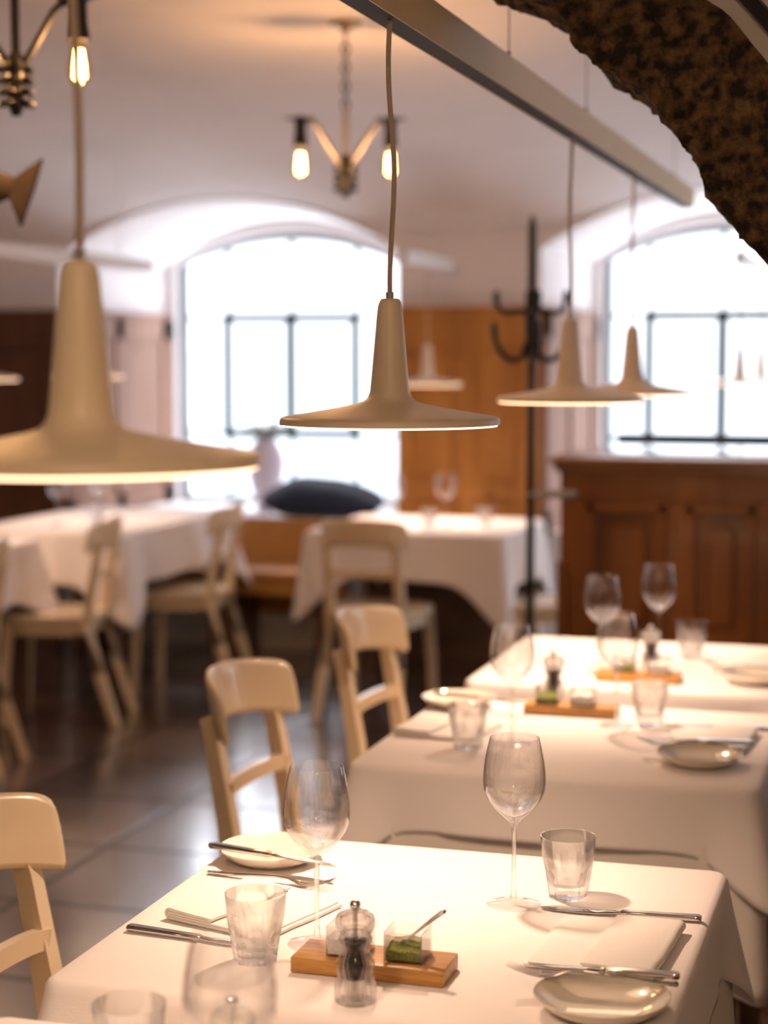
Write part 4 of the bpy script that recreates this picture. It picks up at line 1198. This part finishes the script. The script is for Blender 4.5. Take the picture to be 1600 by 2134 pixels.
for i, (fx, fz, mm) in enumerate(((-.03, .475, 'pink'), (.05, .49, 'whitepetal'), (.02, .455, 'pink'), (-.09, .46, 'whitepetal'), (.10, .465, 'whitepetal'))):
    bm = B(); 
    for k_ in range(7):
        a = 2 * PI * k_ / 7
        bmesh.ops.create_uvsphere(bm, u_segments=8, v_segments=6, radius=.013, matrix=Matrix.Translation((fx + .014 * math.cos(a), -.03 + .014 * math.sin(a), fz)))
    bmesh.ops.create_uvsphere(bm, u_segments=8, v_segments=6, radius=.014, matrix=Matrix.Translation((fx, -.03, fz + .008)))
    o = obj('flower', bm, mm, t)
    o['label'] = 'pink flower' if mm == 'pink' else 'white flower'

# ------------------------------------------------------------------ coat stand
sx_, sy_ = -1.235, 5.86
t = thing('coat_stand', 'black iron coat stand with curved hooks, left of the bar counter', 'coat stand', (sx_, sy_, 0), math.radians(16))
bm = B(); tube(bm, [(0, 0, .02), (0, 0, 1.93)], .014, 16); tube(bm, [(0, 0, 1.93), (0, 0, 1.965)], [.014, .007], 16); tube(bm, [(0, 0, 1.50), (0, 0, 1.72)], .022, 16); obj('pole', bm, 'iron', t)
for k_ in range(3):
    a = PI + PI / 2 * k_ + .10 - (.5 if k_ == 2 else 0)
    c, s_ = math.cos(a), math.sin(a)
    def P4(r_, z_): return (r_ * c, r_ * s_, z_)
    bm = B(); tube(bm, bez(P4(.018, 1.655), P4(.06, 1.655), P4(.125, 1.62), P4(.118, 1.72), 12), [.009] * 10 + [.010, .012, .008], 10); obj('hook', bm, 'iron', t)
    bm = B(); tube(bm, bez(P4(.018, 1.55), P4(.02, 1.46), P4(.13, 1.47), P4(.125, 1.62), 12), [.010] * 11 + [.012, .008], 10); obj('hook', bm, 'iron', t)
bm = B(); P_ = [(.075 + .075 * math.cos(q), .075 * math.sin(q), 1.05) for q in [2 * PI * i / 28 for i in range(29)]]
tube(bm, P_, .008, 8, caps=False); obj('umbrella_ring', bm, 'greyiron', t)
bm = B(); lathe(bm, [(0, 0), (.115, 0), (.115, .015), (.10, .022), (.03, .030), (0, .03)], 36); obj('base', bm, 'iron', t)

# ------------------------------------------------------------------ bar counter
bx0, bx1, by0 = -1.185, 1.2, 6.12
t = thing('bar_counter', 'tall dark orange pine bar counter with framed panels at the right', 'counter', (bx0, by0, 0))
W_ = bx1 - bx0; D_ = .66
bm = B(); box(bm, 0, W_, .03, D_ - .02, 0, 1.135)
obj('carcass', bm, 'darkpine', t, smooth=False)
bm = B()
fields = [(.095, .365), (.435, .665), (.735, 1.0), (1.07, 1.35), (1.42, 1.70), (1.77, 2.05)]
prev = 0
for a, b_ in fields:
    box(bm, prev, a, 0, .0295, .12, 1.02, .003, 1); prev = b_
    box(bm, a, b_, 0, .0295, .12, .52, .003, 1)
    box(bm, a, b_, 0, .0295, 1.00, 1.02)
box(bm, prev, W_, 0, .0295, .12, 1.02, .003, 1)
box(bm, 0, W_, -.008, .0295, 1.02, 1.135, .003, 1)
box(bm, -.01, W_, -.015, .0295, 0, .12, .003, 1)
obj('face_frame', bm, 'darkpine', t, smooth=False)
for a, b_ in fields:
    bm = B(); z0, z1 = .52, 1.0
    for (p, q, r2, s2, d) in ((a, b_, z1 - .03, z1, -.012), (a, b_, z0, z0 + .03, -.012), (a, a + .03, z0, z1, -.012), (b_ - .03, b_, z0, z1, -.012)):
        box(bm, p, q, d, .0295, r2, s2, .005, 1)
    box(bm, a + .07, b_ - .07, .008, .0295, z0 + .07, z1 - .07, .006, 1)
    obj('panel', bm, 'darkpine', t, smooth=False)
bm = B(); box(bm, -.02, W_ + .02, -.025, .0, 1.110, 1.137, .006); box(bm, -.035, W_ + .035, -.045, D_ + .02, 1.137, 1.160, .006); obj('countertop', bm, 'bartop', t)
bm = B(); tube(bm, [(.012, -.02, 0), (.012, -.02, .80)], 0, rect=(.016, .012)); obj('corner_post', bm, 'darkpine', t, smooth=False)

tr = thing('tray', 'thin black tray on low feet lying on the bar counter', 'tray', (-.72, 6.60, 1.1605))
bm = B(); prism(bm, [(-.345, .058), (-.325, .028), (.90, .028), (.90, .058)], 'y', -.10, .10); obj('tray_board', bm, 'black', tr, smooth=False)
for x in (-.25, .1, .5, .85):
    bm = B(); lathe(bm, [(0, 0), (.008, 0), (.008, .030), (0, .030)], 12, x, 0); obj('foot', bm, 'boxacrylic', tr)

# wooden bench along the right side of the tables
t = thing('wall_bench', 'dark wooden bench behind the right side of the middle table', 'bench', (.06, 3.6, 0))
bm = B(); box(bm, -.20, .22, -.45, 1.3, .41, .45, .008); obj('seat', bm, 'tablewood', t)
bm = B(); box(bm, .22, .26, -.45, 1.3, .0, .98, .008); obj('backrest', bm, 'darkpine', t)
bm = B(); box(bm, -.15, -.12, -.45, 1.3, 0, .409, .004); obj('front_board', bm, 'darkpine', t)
